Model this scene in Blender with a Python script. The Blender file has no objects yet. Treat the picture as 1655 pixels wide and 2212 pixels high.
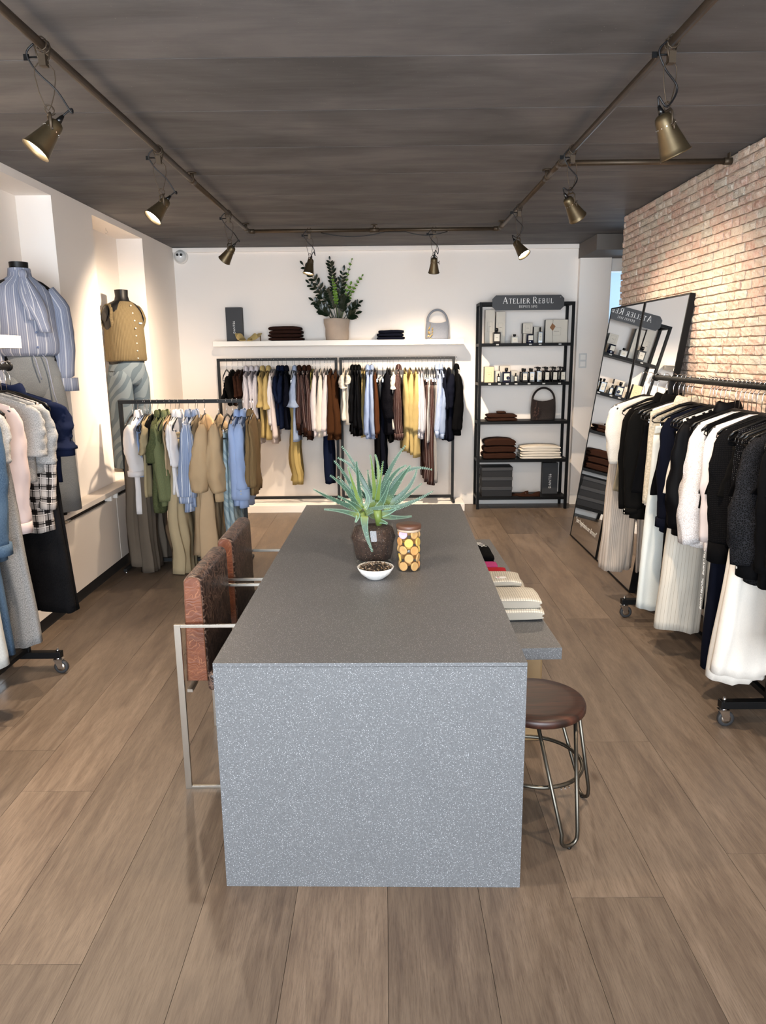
import bpy, math, random
from math import sin, cos, pi, radians as R
from mathutils import Vector, Matrix, noise
random.seed(7)
S = bpy.context.scene
COL = S.collection
# ------------------------------------------------------------------ camera
F_PX, CXP, CYP, CAM_H = 1570.0, 827.5, 1106.0, 1.645
PITCH, YAW, ROLL = 0.2146990, -0.0029932, -0.0104169
_f = Vector((sin(YAW)*cos(PITCH), cos(YAW)*cos(PITCH), -sin(PITCH)))
_r = Vector((cos(YAW), -sin(YAW), 0))
_d = _f.cross(_r)
RT = cos(ROLL)*_r - sin(ROLL)*_d
DN = sin(ROLL)*_r + cos(ROLL)*_d
FW = _f
cam = bpy.data.cameras.new('camera'); cam.sensor_fit = 'HORIZONTAL'; cam.sensor_width = 36
cam.lens = F_PX/1655*36; cam.clip_start = .05
co = bpy.data.objects.new('camera', cam); COL.objects.link(co)
mw = Matrix.Identity(4)
for i in range(3):
    mw[i][0] = RT[i]; mw[i][1] = -DN[i]; mw[i][2] = -FW[i]
mw[2][3] = CAM_H
co.matrix_world = mw
S.camera = co
# ------------------------------------------------------------------ world, light, exposure
w = bpy.data.worlds.new('world'); S.world = w; w.use_nodes = True
bg = w.node_tree.nodes['Background']; bg.inputs[0].default_value = (.75, .87, 1, 1); bg.inputs[1].default_value = 1.0
def area(name, loc, rot, sx, sy, power, col):
    l = bpy.data.lights.new(name, 'AREA'); l.shape = 'RECTANGLE'; l.size = sx; l.size_y = sy; l.energy = power; l.color = col
    o = bpy.data.objects.new(name, l); COL.objects.link(o); o.location = loc; o.rotation_euler = rot; return o
area('shop_window_daylight', (-.1, -2.44, 1.45), (R(90), 0, 0), 3.6, 2.2, 205, (.82, .91, 1))   # daylight through the shop window
area('corridor_daylight', (2.75, 9.35, 2.0), (R(-90), 0, 0), .7, .9, 10, (.6, .8, 1))
LAMP_W = 66.0
S.view_settings.view_transform = 'Standard'; S.view_settings.look = 'None'
S.view_settings.gamma = 1; S.view_settings.use_curve_mapping = False
S.view_settings.exposure = 1.3

# ------------------------------------------------------------------ measuring helper: photo pixel + one known coordinate -> point in the room
def at(px, py, X=None, Y=None, Z=None):
    d = RT*((px-CXP)/F_PX) + DN*((py-CYP)/F_PX) + FW
    if X is not None: t = X/d.x
    elif Y is not None: t = Y/d.y
    else: t = (Z-CAM_H)/d.z
    return Vector((0, 0, CAM_H)) + d*t

# ------------------------------------------------------------------ materials
def lin(h):
    h = h.lstrip('#'); v = [int(h[i:i+2], 16)/255 for i in (0, 2, 4)]
    return tuple(c/12.92 if c <= .04045 else ((c+.055)/1.055)**2.4 for c in v) + (1,)
class NT:
    def __init__(s, name, rough=.6, metal=0.):
        s.m = bpy.data.materials.new(name); s.m.use_nodes = True; s.t = s.m.node_tree
        s.b = s.t.nodes['Principled BSDF']; s.b.inputs['Roughness'].default_value = rough; s.b.inputs['Metallic'].default_value = metal
    def n(s, ty, **k):
        x = s.t.nodes.new('ShaderNode'+ty)
        for a, b in k.items(): setattr(x, a, b)
        return x
    def l(s, a, b): s.t.links.new(a, b)
    def val(s, inp, v):
        if hasattr(v, 'is_linked') or isinstance(v, bpy.types.NodeSocket): s.l(v, inp)
        else: inp.default_value = v
    def math(s, op, a, b=0., c=0.):
        x = s.n('Math', operation=op); s.val(x.inputs[0], a); s.val(x.inputs[1], b); s.val(x.inputs[2], c); return x.outputs[0]
    def mix(s, fac, a, b, mode='MIX'):
        x = s.n('Mix', data_type='RGBA', blend_type=mode)
        s.val(x.inputs[0], fac); s.val(x.inputs[6], a); s.val(x.inputs[7], b); return x.outputs[2]
    def noise(s, vec, scale, detail=3, rough=.55, dist=0):
        x = s.n('TexNoise'); s.l(vec, x.inputs['Vector']); x.inputs['Scale'].default_value = scale
        x.inputs['Detail'].default_value = detail; x.inputs['Roughness'].default_value = rough; x.inputs['Distortion'].default_value = dist
        return x.outputs[0]
    def vor(s, vec, scale, feature='F1', rnd=1):
        x = s.n('TexVoronoi', feature=feature); s.l(vec, x.inputs['Vector']); x.inputs['Scale'].default_value = scale
        x.inputs['Randomness'].default_value = rnd; return x.outputs[0]
    def ramp(s, v, stops):
        x = s.n('ValToRGB'); s.l(v, x.inputs[0]); e = x.color_ramp.elements
        while len(e) < len(stops): e.new(.5)
        for i, (p, c) in enumerate(stops): e[i].position = p; e[i].color = c if len(c) == 4 else tuple(c)+(1,)
        return x.outputs[0]
    def pos(s): return s.n('NewGeometry').outputs['Position']
    def obj(s): return s.n('TexCoord').outputs['Object']
    def uv(s): return s.n('TexCoord').outputs['UV']
    def rand(s): return s.n('ObjectInfo').outputs['Random']
    def mapv(s, v, scale=(1, 1, 1), loc=None, rot=(0, 0, 0)):
        x = s.n('Mapping'); s.l(v, x.inputs[0]); x.inputs['Scale'].default_value = scale; x.inputs['Rotation'].default_value = rot
        if loc is not None: s.val(x.inputs['Location'], loc)
        return x.outputs[0]
    def color(s, c): s.val(s.b.inputs['Base Color'], c)
    def bump(s, h, strength=.3, dist=.01):
        x = s.n('Bump'); s.l(h, x.inputs['Height']); x.inputs['Strength'].default_value = strength; x.inputs['Distance'].default_value = dist
        s.l(x.outputs[0], s.b.inputs['Normal'])
def g(v): return (v, v, v, 1)
_mc = {}
def tone(c):                      # cloth and painted things reflect less than the colours they show under the bright lamps
    l_ = .2126*c[0]+.7152*c[1]+.0722*c[2]; k = .62+.2*l_
    return tuple(x*k for x in c[:3])+(1,)
def plain(name, col, rough=.5, metal=0., var=.0, vs=8, bump=0, bs=60, spec=None):
    if name in _mc: return _mc[name]
    t = NT(name, rough, metal); c = lin(col)
    if not metal and name not in ('white_lacquer', 'shelf_cream', 'casing_paint', 'corridor_paint', 'cream_mortar', 'dome_white', 'white_lettering', 'script_white'): c = tone(c)
    if var:
        f = t.noise(t.obj(), vs)
        t.color(t.mix(f, tuple(x*(1-var) for x in c[:3])+(1,), tuple(min(1, x*(1+var)) for x in c[:3])+(1,)))
    else: t.color(c)
    if bump: t.bump(t.noise(t.obj(), bs), bump, .002)
    if spec is not None: t.b.inputs['Specular IOR Level'].default_value = spec
    _mc[name] = t.m; return t.m
def shade(c, k): return tuple(min(1, x*k) for x in c[:3])+(1,)
def fabric(col, pat=None, col2='#ffffff', f=30., duty=.2, rough=.92):
    key = ('fab', col, pat, col2, f, duty)
    if key in _mc: return _mc[key]
    t = NT('fabric_%s' % (pat or 'plain'), rough); c = tone(lin(col)); c2 = tone(lin(col2))
    uv = t.uv(); sep = t.n('SeparateXYZ'); t.l(uv, sep.inputs[0]); u, v = sep.outputs[0], sep.outputs[1]
    big = t.noise(t.obj(), 6, 2)
    base = t.mix(big, shade(c, .9), shade(c, 1.1))
    h = t.noise(uv, 700, 2)
    def line(x, fr, d): return t.math('LESS_THAN', t.math('FRACT', t.math('MULTIPLY', x, fr)), d)
    bs = .25
    if pat == 'stripe': base = t.mix(line(u, f, duty), base, c2)
    elif pat == 'stripe2':
        a = t.math('MAXIMUM', line(u, f, duty), t.math('MULTIPLY', line(u, f*4.2, .18), .35)); base = t.mix(a, base, c2)
    elif pat == 'plaid':
        a = t.math('MULTIPLY', line(u, f, .42), .45); b = t.math('MULTIPLY', line(v, f, .42), .45)
        x = t.mix(t.math('ADD', a, b), base, c2)
        th = t.math('MAXIMUM', line(t.math('ADD', u, .008), f, .09), line(t.math('ADD', v, .008), f, .09)); x = t.mix(th, x, c2)
        dk = t.math('MAXIMUM', line(t.math('ADD', u, .026), f, .07), line(t.math('ADD', v, .026), f, .07)); base = t.mix(dk, x, shade(c, .3))
    elif pat == 'melange':
        n_ = t.noise(t.mapv(uv, (1, .35, 1)), 420, 3, .7); base = t.mix(t.ramp(n_, [(.38, g(0)), (.62, g(1))]), base, c2); bs = .4
    elif pat == 'denim':
        n_ = t.noise(t.mapv(uv, (1, .3, 1)), 350, 3, .7); base = t.mix(t.ramp(n_, [(.35, g(0)), (.75, g(.5))]), base, c2)
        base = t.mix(t.ramp(t.noise(t.obj(), 3.2, 2), [(.4, g(0)), (.75, g(.45))]), base, c2); bs = .4
    elif pat == 'rib':
        s_ = t.math('SINE', t.math('MULTIPLY', u, f*6.28)); base = t.mix(t.math('MULTIPLY_ADD', s_, .25, .25), base, shade(c, .72)); h = t.math('ADD', s_, h); bs = .5
    elif pat == 'waffle':
        a = t.math('ABSOLUTE', t.math('SINE', t.math('MULTIPLY', u, f*3.14))); b = t.math('ABSOLUTE', t.math('SINE', t.math('MULTIPLY', v, f*3.14)))
        m_ = t.math('MULTIPLY', a, b); base = t.mix(t.ramp(m_, [(.15, g(0)), (.5, g(1))]), shade(c, .6), base); h = m_; bs = .8
    elif pat == 'fleece':
        vv = t.vor(t.obj(), 90); base = t.mix(t.ramp(vv, [(.1, g(0)), (.7, g(1))]), base, shade(c, .7)); h = t.math('SUBTRACT', 1., vv); bs = .9
    elif pat == 'zebra':
        x = t.n('TexWave', bands_direction='DIAGONAL'); t.l(uv, x.inputs[0]); x.inputs['Scale'].default_value = f; x.inputs['Distortion'].default_value = 9; x.inputs['Detail'].default_value = 1.5; x.inputs['Detail Scale'].default_value = .6
        base = t.mix(t.ramp(x.outputs[1], [(.52, g(0)), (.56, g(1))]), base, c2)
    elif pat == 'lace':
        vv = t.vor(uv, 130, 'DISTANCE_TO_EDGE'); base = t.mix(t.ramp(vv, [(.03, g(1)), (.12, g(0))]), base, c2); h = vv; bs = .9
    elif pat == 'dots':
        vv = t.vor(uv, f, 'F1', .15); base = t.mix(t.math('LESS_THAN', vv, duty), base, c2)
    t.color(base); t.bump(h, bs, .0018)
    t.b.inputs['Specular IOR Level'].default_value = .06 if sum(c[:3]) < .15 else .2
    _mc[key] = t.m; return t.m

# setting materials
def m_wall(name, col):
    t = NT(name, .75); t.color(t.mix(t.noise(t.pos(), 1.5, 3), shade(lin(col), .97), shade(lin(col), 1.02))); t.bump(t.noise(t.pos(), 90), .08, .002); return t.m
WALL = m_wall('painted_plaster', '#f3ebe3')
WHITE = plain('white_lacquer', '#ece8e2', .4)
CASING = plain('casing_paint', '#d8cec4', .45)
def m_ceiling():
    t = NT('concrete_plank', .8); p = t.pos(); r = t.rand()
    off = t.n('CombineXYZ'); t.l(t.math('MULTIPLY', r, 17.), off.inputs[0]); t.l(t.math('MULTIPLY', r, 9.), off.inputs[1])
    a = t.noise(t.mapv(p, (.6, 1.8, 1), off.outputs[0]), 1.7, 6, .58, .5); b = t.noise(t.mapv(p, (1.2, 9, 1), off.outputs[0]), 3., 5, .65)
    f = t.math('MULTIPLY_ADD', a, .8, t.math('MULTIPLY', b, .2))
    c = t.ramp(f, [(.36, lin('#454343')), (.5, lin('#575555')), (.64, lin('#676463'))])
    c = t.mix(t.math('MULTIPLY', t.ramp(t.noise(p, 1.3, 3), [(.55, g(0)), (.72, g(1))]), .35), c, lin('#343232'))
    sp = t.math('LESS_THAN', t.vor(p, 26), .055); c = t.mix(t.math('MULTIPLY', sp, .5), c, lin('#85817c'))
    t.color(c); t.bump(b, .25, .004); return t.m
def m_plank():
    t = NT('oak_plank', .38); p = t.pos(); r = t.rand()
    off = t.n('CombineXYZ'); t.l(t.math('MULTIPLY', r, 31.), off.inputs[0]); t.l(t.math('MULTIPLY', r, 13.), off.inputs[1]); t.l(t.math('MULTIPLY', r, 5.), off.inputs[2])
    a = t.noise(t.mapv(p, (9, .9, 1), off.outputs[0]), 3., 7, .62, .8); b = t.noise(t.mapv(p, (2.0, .6, 1), off.outputs[0]), 1.8, 4, .6, 1.)
    fine = t.noise(t.mapv(p, (60, 3, 1), off.outputs[0]), 5., 3, .7)
    c = t.ramp(t.math('MULTIPLY_ADD', a, .55, t.math('MULTIPLY', b, .45)), [(.32, lin('#52443a')), (.5, lin('#6b5c4e')), (.68, lin('#7f6f60'))])
    c = t.mix(t.ramp(fine, [(.45, g(0)), (.75, g(.55))]), c, lin('#3a2d23'))
    tint = t.ramp(r, [(0, g(.74)), (.5, g(.95)), (1, g(1.1))]); c = t.mix(1., c, tint, 'MULTIPLY')
    kn = t.vor(t.mapv(p, (2.1, .8, 1), off.outputs[0]), 1.6); c = t.mix(t.ramp(kn, [(.02, g(.75)), (.06, g(0))]), c, lin('#3d2c1e'))
    t.color(c); t.bump(t.math('ADD', a, fine), .12, .002)
    t.val(t.b.inputs['Roughness'], t.math('MULTIPLY_ADD', a, .25, .32)); return t.m
def m_brick(uvr=False):
    t = NT('painted_brick', .9); p = t.pos(); r = t.rand()
    if uvr: q_ = t.n('SeparateXYZ'); t.l(t.uv(), q_.inputs[0]); r = q_.outputs[0]
    c = t.ramp(r, [(0, lin('#d3a68e')), (.22, lin('#dcc0a6')), (.45, lin('#d9b09a')), (.62, lin('#cdbfa9')), (.8, lin('#e2cdb4')), (1, lin('#c49a84'))])
    n1 = t.noise(p, 28, 5, .7); c = t.mix(t.ramp(n1, [(.42, g(0)), (.68, g(.75))]), c, lin('#e8dcc6'))
    n2 = t.noise(p, 60, 4, .7); c = t.mix(t.ramp(n2, [(.6, g(0)), (.78, g(.7))]), c, lin('#8b7466'))
    t.color(t.mix(1., c, (.84, .87, .95, 1), 'MULTIPLY')); t.bump(t.math('ADD', n1, n2), .8, .012); return t.m
def m_stone(name, c0, c1, sp, rough, dens=205, th=.21):
    t = NT(name, rough); p = t.pos()
    n_ = t.noise(p, 260, 3, .7); c = t.mix(t.ramp(n_, [(.35, g(0)), (.65, g(1))]), lin(c0), lin(c1))
    c = t.mix(t.math('MULTIPLY', t.math('LESS_THAN', t.vor(p, dens), th), .75), c, lin(sp))
    c = t.mix(t.ramp(t.noise(p, 5, 3), [(.4, g(.0)), (.8, g(.25))]), c, lin(c0)); t.color(c)
    t.bump(n_, .25, .0015); return t.m
STONE = m_stone('speckled_grey_stone', '#4d4e50', '#646567', '#b4b5b8', .5)
STEEL = plain('brushed_steel', '#b9b2a8', .28, 1.)
CHROME = plain('chrome', '#d5d5d5', .15, 1.)
BLACKM = plain('black_powder_coat', '#101011', .5, spec=.15)
GREYM = plain('anthracite_tube', '#2e2f30', .5, spec=.2)
BLACKP = plain('black_plastic', '#0b0b0c', .28)
BRASS = plain('aged_brass', '#5f523d', .42, .85, .2, 30)
PIPE = plain('aged_pipe', '#4e4235', .5, .7, .3, 20)
CABLE = plain('black_cable', '#0d0d12', .5)
RUBBER = plain('grey_rubber', '#2e2e30', .6)
def m_leather(name, c0, c1, line, zs=1.6, th=.022):
    t = NT(name, .38); p = t.obj()
    a = t.noise(p, 7, 4, .6); c = t.mix(t.ramp(a, [(.35, g(0)), (.65, g(1))]), lin(c0), lin(c1))
    e = t.vor(t.mapv(p, (1, 1, 2.2), None), 16, 'DISTANCE_TO_EDGE'); w_ = t.noise(p, 30, 3)
    q = t.n('TexVoronoi', feature='DISTANCE_TO_EDGE'); d = t.n('Vector' + 'Math', operation='ADD') if False else None
    ww = t.n('TexNoise'); t.l(p, ww.inputs[0]); ww.inputs['Scale'].default_value = 12
    mx = t.n('Mix', data_type='VECTOR'); mx.inputs[0].default_value = .12; t.l(p, mx.inputs[4]); t.l(ww.outputs[1], mx.inputs[5])
    e2 = t.vor(t.mapv(mx.outputs[1], (1, 1, zs)), 30 if zs < 3 else 12, 'DISTANCE_TO_EDGE'); e3 = t.vor(t.mapv(mx.outputs[1], (1, 1.3, zs*.8)), 17 if zs < 3 else 8, 'DISTANCE_TO_EDGE')
    ln = t.math('MAXIMUM', t.ramp(e2, [(.0, g(1.)), (th*1.6, g(0))]), t.ramp(e3, [(.0, g(1.)), (th, g(0))]))
    c = t.mix(t.math('MULTIPLY', ln, w_), c, lin(line)); t.color(c); t.bump(e2, .3, .004); return t.m
LEATHER = m_leather('worn_dark_leather', '#261a15', '#392924', '#9a7b6a', 1.6, .055)
LEATHER_T = m_leather('tan_leather', '#552a15', '#6f3d21', '#a06c4a', 5., .012)
t = NT('clear_glass', .02); _tr = t.n('BsdfTransparent'); _gl = t.n('BsdfGlossy'); _gl.inputs['Roughness'].default_value = .03; _fr = t.n('LayerWeight'); _mx = t.n('MixShader')
_tr.inputs[0].default_value = (.96, .97, .96, 1); t.l(t.math('MULTIPLY_ADD', t.math('POWER', _fr.outputs['Facing'], 4.), .7, .035), _mx.inputs[0]); t.l(_tr.outputs[0], _mx.inputs[1]); t.l(_gl.outputs[0], _mx.inputs[2]); t.l(_mx.outputs[0], t.t.nodes['Material Output'].inputs[0]); GLASS = t.m
t = NT('mirror_silver', .01, 1.); t.color(g(.93)); MIRROR = t.m
t = NT('lamp_glow', .5); t.color(g(.9)); t.b.inputs['Emission Color'].default_value = (1, .93, .82, 1); t.b.inputs['Emission Strength'].default_value = 28; GLOW = t.m

# ------------------------------------------------------------------ mesh builder
class MB:
    def __init__(s): s.v = []; s.f = []; s.uv = []; s.sm = []
    def face(s, idx, uvs=None, smooth=False):
        s.f.append(tuple(idx)); s.uv.append(uvs or [(0, 0)]*len(idx)); s.sm.append(smooth)
    def box(s, x0, x1, y0, y1, z0, z1):
        b = len(s.v); s.v += [(x, y, z) for z in (z0, z1) for y in (y0, y1) for x in (x0, x1)]
        for q in ((0, 2, 3, 1), (4, 5, 7, 6), (0, 1, 5, 4), (2, 6, 7, 3), (0, 4, 6, 2), (1, 3, 7, 5)):
            P = [s.v[b+i] for i in q]
            o = P[0]; e1 = Vector(P[1])-Vector(o); e2 = Vector(P[3])-Vector(o)
            s.face([b+i for i in q], [(0, 0), (e1.length, 0), (e1.length, e2.length), (0, e2.length)])
        return s
    def hexa(s, P):
        b = len(s.v); s.v += [tuple(p) for p in P]
        for q in ((0, 2, 3, 1), (4, 5, 7, 6), (0, 1, 5, 4), (2, 6, 7, 3), (0, 4, 6, 2), (1, 3, 7, 5)): s.face([b+i for i in q])
        return s
    def loft(s, rings, cap0=False, cap1=False, smooth=True, closed=True):
        n = len(rings[0]); b = len(s.v)
        for r in rings: s.v += [tuple(p) for p in r]
        ref = rings[len(rings)//2]; U = [0.]
        for i in range(n): U.append(U[-1]+(Vector(ref[(i+1) % n])-Vector(ref[i])).length)
        V = [0.]; 
        for k in range(len(rings)-1): V.append(V[-1]+(Vector(rings[k+1][0])-Vector(rings[k][0])).length)
        m = n if closed else n-1
        for k in range(len(rings)-1):
            for i in range(m):
                j = (i+1) % n
                s.face((b+k*n+i, b+k*n+j, b+(k+1)*n+j, b+(k+1)*n+i), [(U[i], V[k]), (U[i+1], V[k]), (U[i+1], V[k+1]), (U[i], V[k+1])], smooth)
        if cap0: s.face([b+i for i in range(n)][::-1])
        if cap1: s.face([b+(len(rings)-1)*n+i for i in range(n)])
        return s
    def tube(s, pts, r, n=8, cap=True, flat=1.):
        pts = [Vector(p) for p in pts]; rr = r if isinstance(r, (list, tuple)) else [r]*len(pts)
        rings = []; prev = None
        for i, p in enumerate(pts):
            a = pts[max(0, i-1)]; c = pts[min(len(pts)-1, i+1)]; t_ = (c-a)
            t_ = t_.normalized() if t_.length > 1e-9 else Vector((0, 0, 1))
            if prev is None:
                up = Vector((0, 0, 1)) if abs(t_.z) < .9 else Vector((1, 0, 0)); x = up.cross(t_).normalized()
            else: x = (prev - t_*prev.dot(t_)).normalized()
            prev = x; y = t_.cross(x)
            rings.append([p + (x*cos(2*pi*k/n)*flat + y*sin(2*pi*k/n))*rr[i] for k in range(n)])
        return s.loft(rings, cap, cap)
    def lathe(s, prof, n=24, c=(0, 0, 0), cap0=False, cap1=False, M=None):
        rings = []
        for r, z in prof:
            ring = [Vector((r*cos(2*pi*k/n), r*sin(2*pi*k/n), z)) for k in range(n)]
            if M: ring = [M @ p for p in ring]
            rings.append([p+Vector(c) for p in ring])
        return s.loft(rings, cap0, cap1)
    def mesh(s, name, mats):
        me = bpy.data.meshes.new(name); me.from_pydata(s.v, [], s.f)
        ul = me.uv_layers.new(name='UVMap'); k = 0; flat = []
        for u in s.uv:
            for p in u: flat += [p[0], p[1]]
        ul.data.foreach_set('uv', flat); me.polygons.foreach_set('use_smooth', s.sm)
        for m_ in (mats if isinstance(mats, list) else [mats]): me.materials.append(m_)
        me.update(); return me
def put(name, me, parent=None, loc=(0, 0, 0), rot=(0, 0, 0), scale=None, **k):
    o = bpy.data.objects.new(name, me); COL.objects.link(o); o.location = loc; o.rotation_euler = rot
    if scale: o.scale = scale
    if parent: o.parent = parent
    for a, b in k.items(): o[a] = b
    return o
def ob(name, mb, mat, parent=None, loc=(0, 0, 0), rot=(0, 0, 0), bevel=0, **k):
    o = put(name, mb.mesh(name, mat), parent, loc, rot, **k)
    if bevel:
        b = o.modifiers.new('bevel', 'BEVEL'); b.width = bevel; b.segments = 2; b.limit_method = 'ANGLE'
    return o
def thing(name, label, cat, loc=(0, 0, 0), rz=0, group=None, rot=None):
    o = bpy.data.objects.new(name, None); o.empty_display_size = .1; COL.objects.link(o); o.location = loc
    o.rotation_euler = rot or (0, 0, rz); tag(o, label, cat, group); return o
def tag(o, label, cat, group=None):
    o['label'] = label; o['category'] = cat
    if group: o['group'] = group
    return o
def dup(root, loc=None, rot=None, label=None, group=None):
    c = root.copy(); COL.objects.link(c)
    if loc is not None: c.location = loc
    if rot is not None: c.rotation_euler = rot
    if label: c['label'] = label
    if group: c['group'] = group
    for ch in list(root.children):
        d = ch.copy(); COL.objects.link(d); d.parent = c
        for g2 in list(ch.children):
            e = g2.copy(); COL.objects.link(e); e.parent = d
    return c
def bx(*a): return MB().box(*a)
def struct(name, mb, mat, parent=None, bevel=0, **k):
    o = ob(name, mb, mat, parent, bevel=bevel, **k); o['kind'] = 'structure'; return o

# ------------------------------------------------------------------ room shell
XL, XR, YB, ZC = -2.17, 2.0, 7.93, 2.73
XR2 = 3.2
OAK = m_plank(); CONC = m_ceiling(); BRICK = m_brick()
JOINT = plain('dark_joint', '#2c221a', .9)
fl = struct('floor', bx(-2.6, XR2+.2, -2.7, 9.6, -.12, -.012), JOINT)
PW = .2835; x0 = -.0035 - 8*PW; unit = bx(0, 1, 0, 1, -.011, 0).mesh('plank', OAK); ends = {}
# measured plank ends of a few columns, then a staggered run
for c in range(0, 20):
    xa = x0 + c*PW
    if xa > XR2+.1: break
    y = {2: 2.82, 3: 2.52, 4: 3.9, 5: 3.15, 6: 3.0, 7: 2.75, 8: 3.3, 9: 3.05, 10: 1.936, 11: 2.85, 12: 2.13}.get(c, (c*0.83 % 2.2)) - 6.6
    while y < 8.2:
        L = 2.2
        y0, y1 = max(y, -2.7), min(y+L, 9.0 if xa > 2 else 8.0)
        if y1 > y0+.05:
            put('plank', unit, fl, (xa+.0007, y0+.0007, 0), (0, 0, 0), (PW-.0014, y1-y0-.0014, 1))
        y += L
ce = struct('ceiling', bx(-2.6, XR2+.2, -2.7, YB+.1, ZC+.005, ZC+.15), plain('ceiling_joint', '#8c867f', .9))
cu = bx(0, 1, 0, 1, 0, .004)
cm = cu.mesh('ceiling_panel', CONC)
for k in range(-10, 9):
    ya = 3.015 + k*.604; yb = ya+.604
    if yb < -2.6 or ya > YB: continue
    yb = min(yb, YB+.05)
    o = put('ceiling_panel', cm, ce, (-2.55, ya+.003, ZC), (0, 0, 0), (XR2+2.6, yb-ya-.006, 1))
# left wall with two niches
Z0N, Z1N = .66, 2.68; XN = -2.405
mb = MB()
mb.box(-2.6, XN, -2.6, YB, 0, ZC)                       # deep wall
def pier(y0, y1, z0=0, z1=ZC+.02): mb.box(XN, XL, y0, y1, z0, z1)
N1 = (3.93, 5.09); N2 = (5.77, 6.93)
pier(-2.6, N1[0]); pier(N1[1], N2[0]); pier(N2[1], YB)
for a, b in (N1, N2): pier(a, b, 0, Z0N-.02); pier(a, b, Z1N, ZC+.02)
struct('wall_left', mb, WALL)
struct('wall_back', MB().box(-2.6, 2.36, YB, YB+.14, 0, ZC+.02).box(2.36, 3.1, YB, YB+.14, 2.457, ZC+.02).box(3.1, XR2+.2, YB, YB+.14, 0, ZC+.02), WALL)
struct('trim_1', bx(XL, 2.03, YB-.025, YB, ZC-.045, ZC), WALL, bevel=.004)           # strip under the ceiling
struct('trim_2', bx(2.035, 2.36, YB-.07, YB, 0, ZC), WALL, bevel=.003)               # shallow column
struct('wall_corridor', MB().box(2.0, 3.6, 9.5, 9.6, 0, 2.75).box(3.3, 3.4, YB+.14, 9.5, 0, 2.75).box(2.1, 2.2, YB+.14, 9.5, 0, 2.75).box(2.1, 3.4, YB+.14, 9.6, 2.75, 2.85), plain('corridor_paint', '#dfe6ee', .7))
bd = struct('trim_3', bx(2.03, XR2+.1, 7.27, YB-.001, 2.585, ZC-.001), plain('beam_paint', '#77706a', .85), bevel=.003)
struct('wall_recess', MB().box(XR2, XR2+.15, 3, YB, 0, ZC+.02), WALL)
struct('baseboard_back', MB().box(.86, 2.035, YB-.018, YB, 0, .11).box(2.03, 2.36, YB-.088, YB-.071, 0, .11), WHITE, bevel=.003)
# brick wall: core + bricks in courses
BY1 = 6.37
core = struct('wall_right', MB().box(XR+.010, XR+.2, -2.6, BY1-.004, 0, ZC+.02), plain('cream_mortar', '#b3a08a', .95, 0, .15, 20, .8, 120))
bm = []
for k in range(7):
    random.seed(100+k); m_ = MB()
    nu, nv = 4, 3; rings = []
    def sk(u, v):
        e = 1. if 0 < u < nu and 0 < v < nv else 0.
        return (-.004 - .012*random.random()*(.4+.6*e), (u/nu) + random.uniform(-.018, .018), (v/nv) + random.uniform(-.05, .05))
    P = [[sk(u, v) for u in range(nu+1)] for v in range(nv+1)]
    b = 0
    for v in range(nv+1):
        for u in range(nu+1): m_.v.append(P[v][u])
    for v in range(nv):
        for u in range(nu): a = v*(nu+1)+u; m_.face((a, a+nu+1, a+nu+2, a+1), smooth=False)
    rim = [v*(nu+1) for v in range(nv+1)] + [nv*(nu+1)+u for u in range(1, nu+1)] + [v*(nu+1)+nu for v in range(nv-1, -1, -1)] + [u for u in range(nu-1, 0, -1)]
    base = len(m_.v)
    for i in rim: m_.v.append((.03, m_.v[i][1], m_.v[i][2]))
    for i in range(len(rim)):
        j = (i+1) % len(rim); m_.face((rim[i], rim[j], base+j, base+i))
    bm.append(m_)
bmesh_ = [m_.mesh('brick', BRICK) for m_ in bm]
random.seed(5)
CH = .0505; far = MB(); nb = 0; bricks = []
for r in range(54):
    z = .004 + r*CH; off = (r % 2)*.07; y = -2.4 - off
    while y < BY1:
        L = random.choice((.08, .12, .13, .14, .145, .15, .16)); ya, yb = max(y, -2.55), min(y+L, BY1)
        if yb-ya > .03 and z+CH < ZC+.01: bricks.append((ya, yb-.007, z+random.uniform(-.002, .002), CH-.0075))
        y += L
seen = sorted([b for b in bricks if b[0] > 3.55 and b[2] > 1.38], key=lambda b: b[0]); seenset = set(seen[:298])
for b in bricks:
    k = random.randrange(7)
    if b in seenset:
        put('brick', bmesh_[k], core, (XR+random.uniform(-.003, .004), b[0], b[2]), (0, 0, 0), (1, b[1]-b[0], b[3]))
    elif b[0] > 3.0 and b[2] > 1.2:
        m_ = bm[k]; n0 = len(far.v); dx = XR+random.uniform(-.003, .004); rv_ = random.random()
        far.v += [(dx+v_[0], b[0]+v_[1]*(b[1]-b[0]), b[2]+v_[2]*b[3]) for v_ in m_.v]
        for f_ in m_.f: far.face([n0+q_ for q_ in f_], [(rv_, 0)]*len(f_))
    else:
        n0 = len(far.f); far.box(XR+random.uniform(.0, .006), XR+.03, b[0], b[1], b[2], b[2]+b[3]); rv_ = random.random()
        for q_ in range(n0, len(far.f)): far.uv[q_] = [(rv_, 0)]*4
o = ob('brick_courses', far, m_brick(True), core); o['kind'] = 'stuff'
# front wall with the shop window (behind the camera)
struct('wall_front', MB().box(-2.6, -2.0, -2.7, -2.55, 0, ZC).box(1.85, XR+.3, -2.7, -2.55, 0, ZC).box(-2.0, 1.85, -2.7, -2.55, 0, .3).box(-2.0, 1.85, -2.7, -2.55, 2.6, ZC), WALL)
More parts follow.
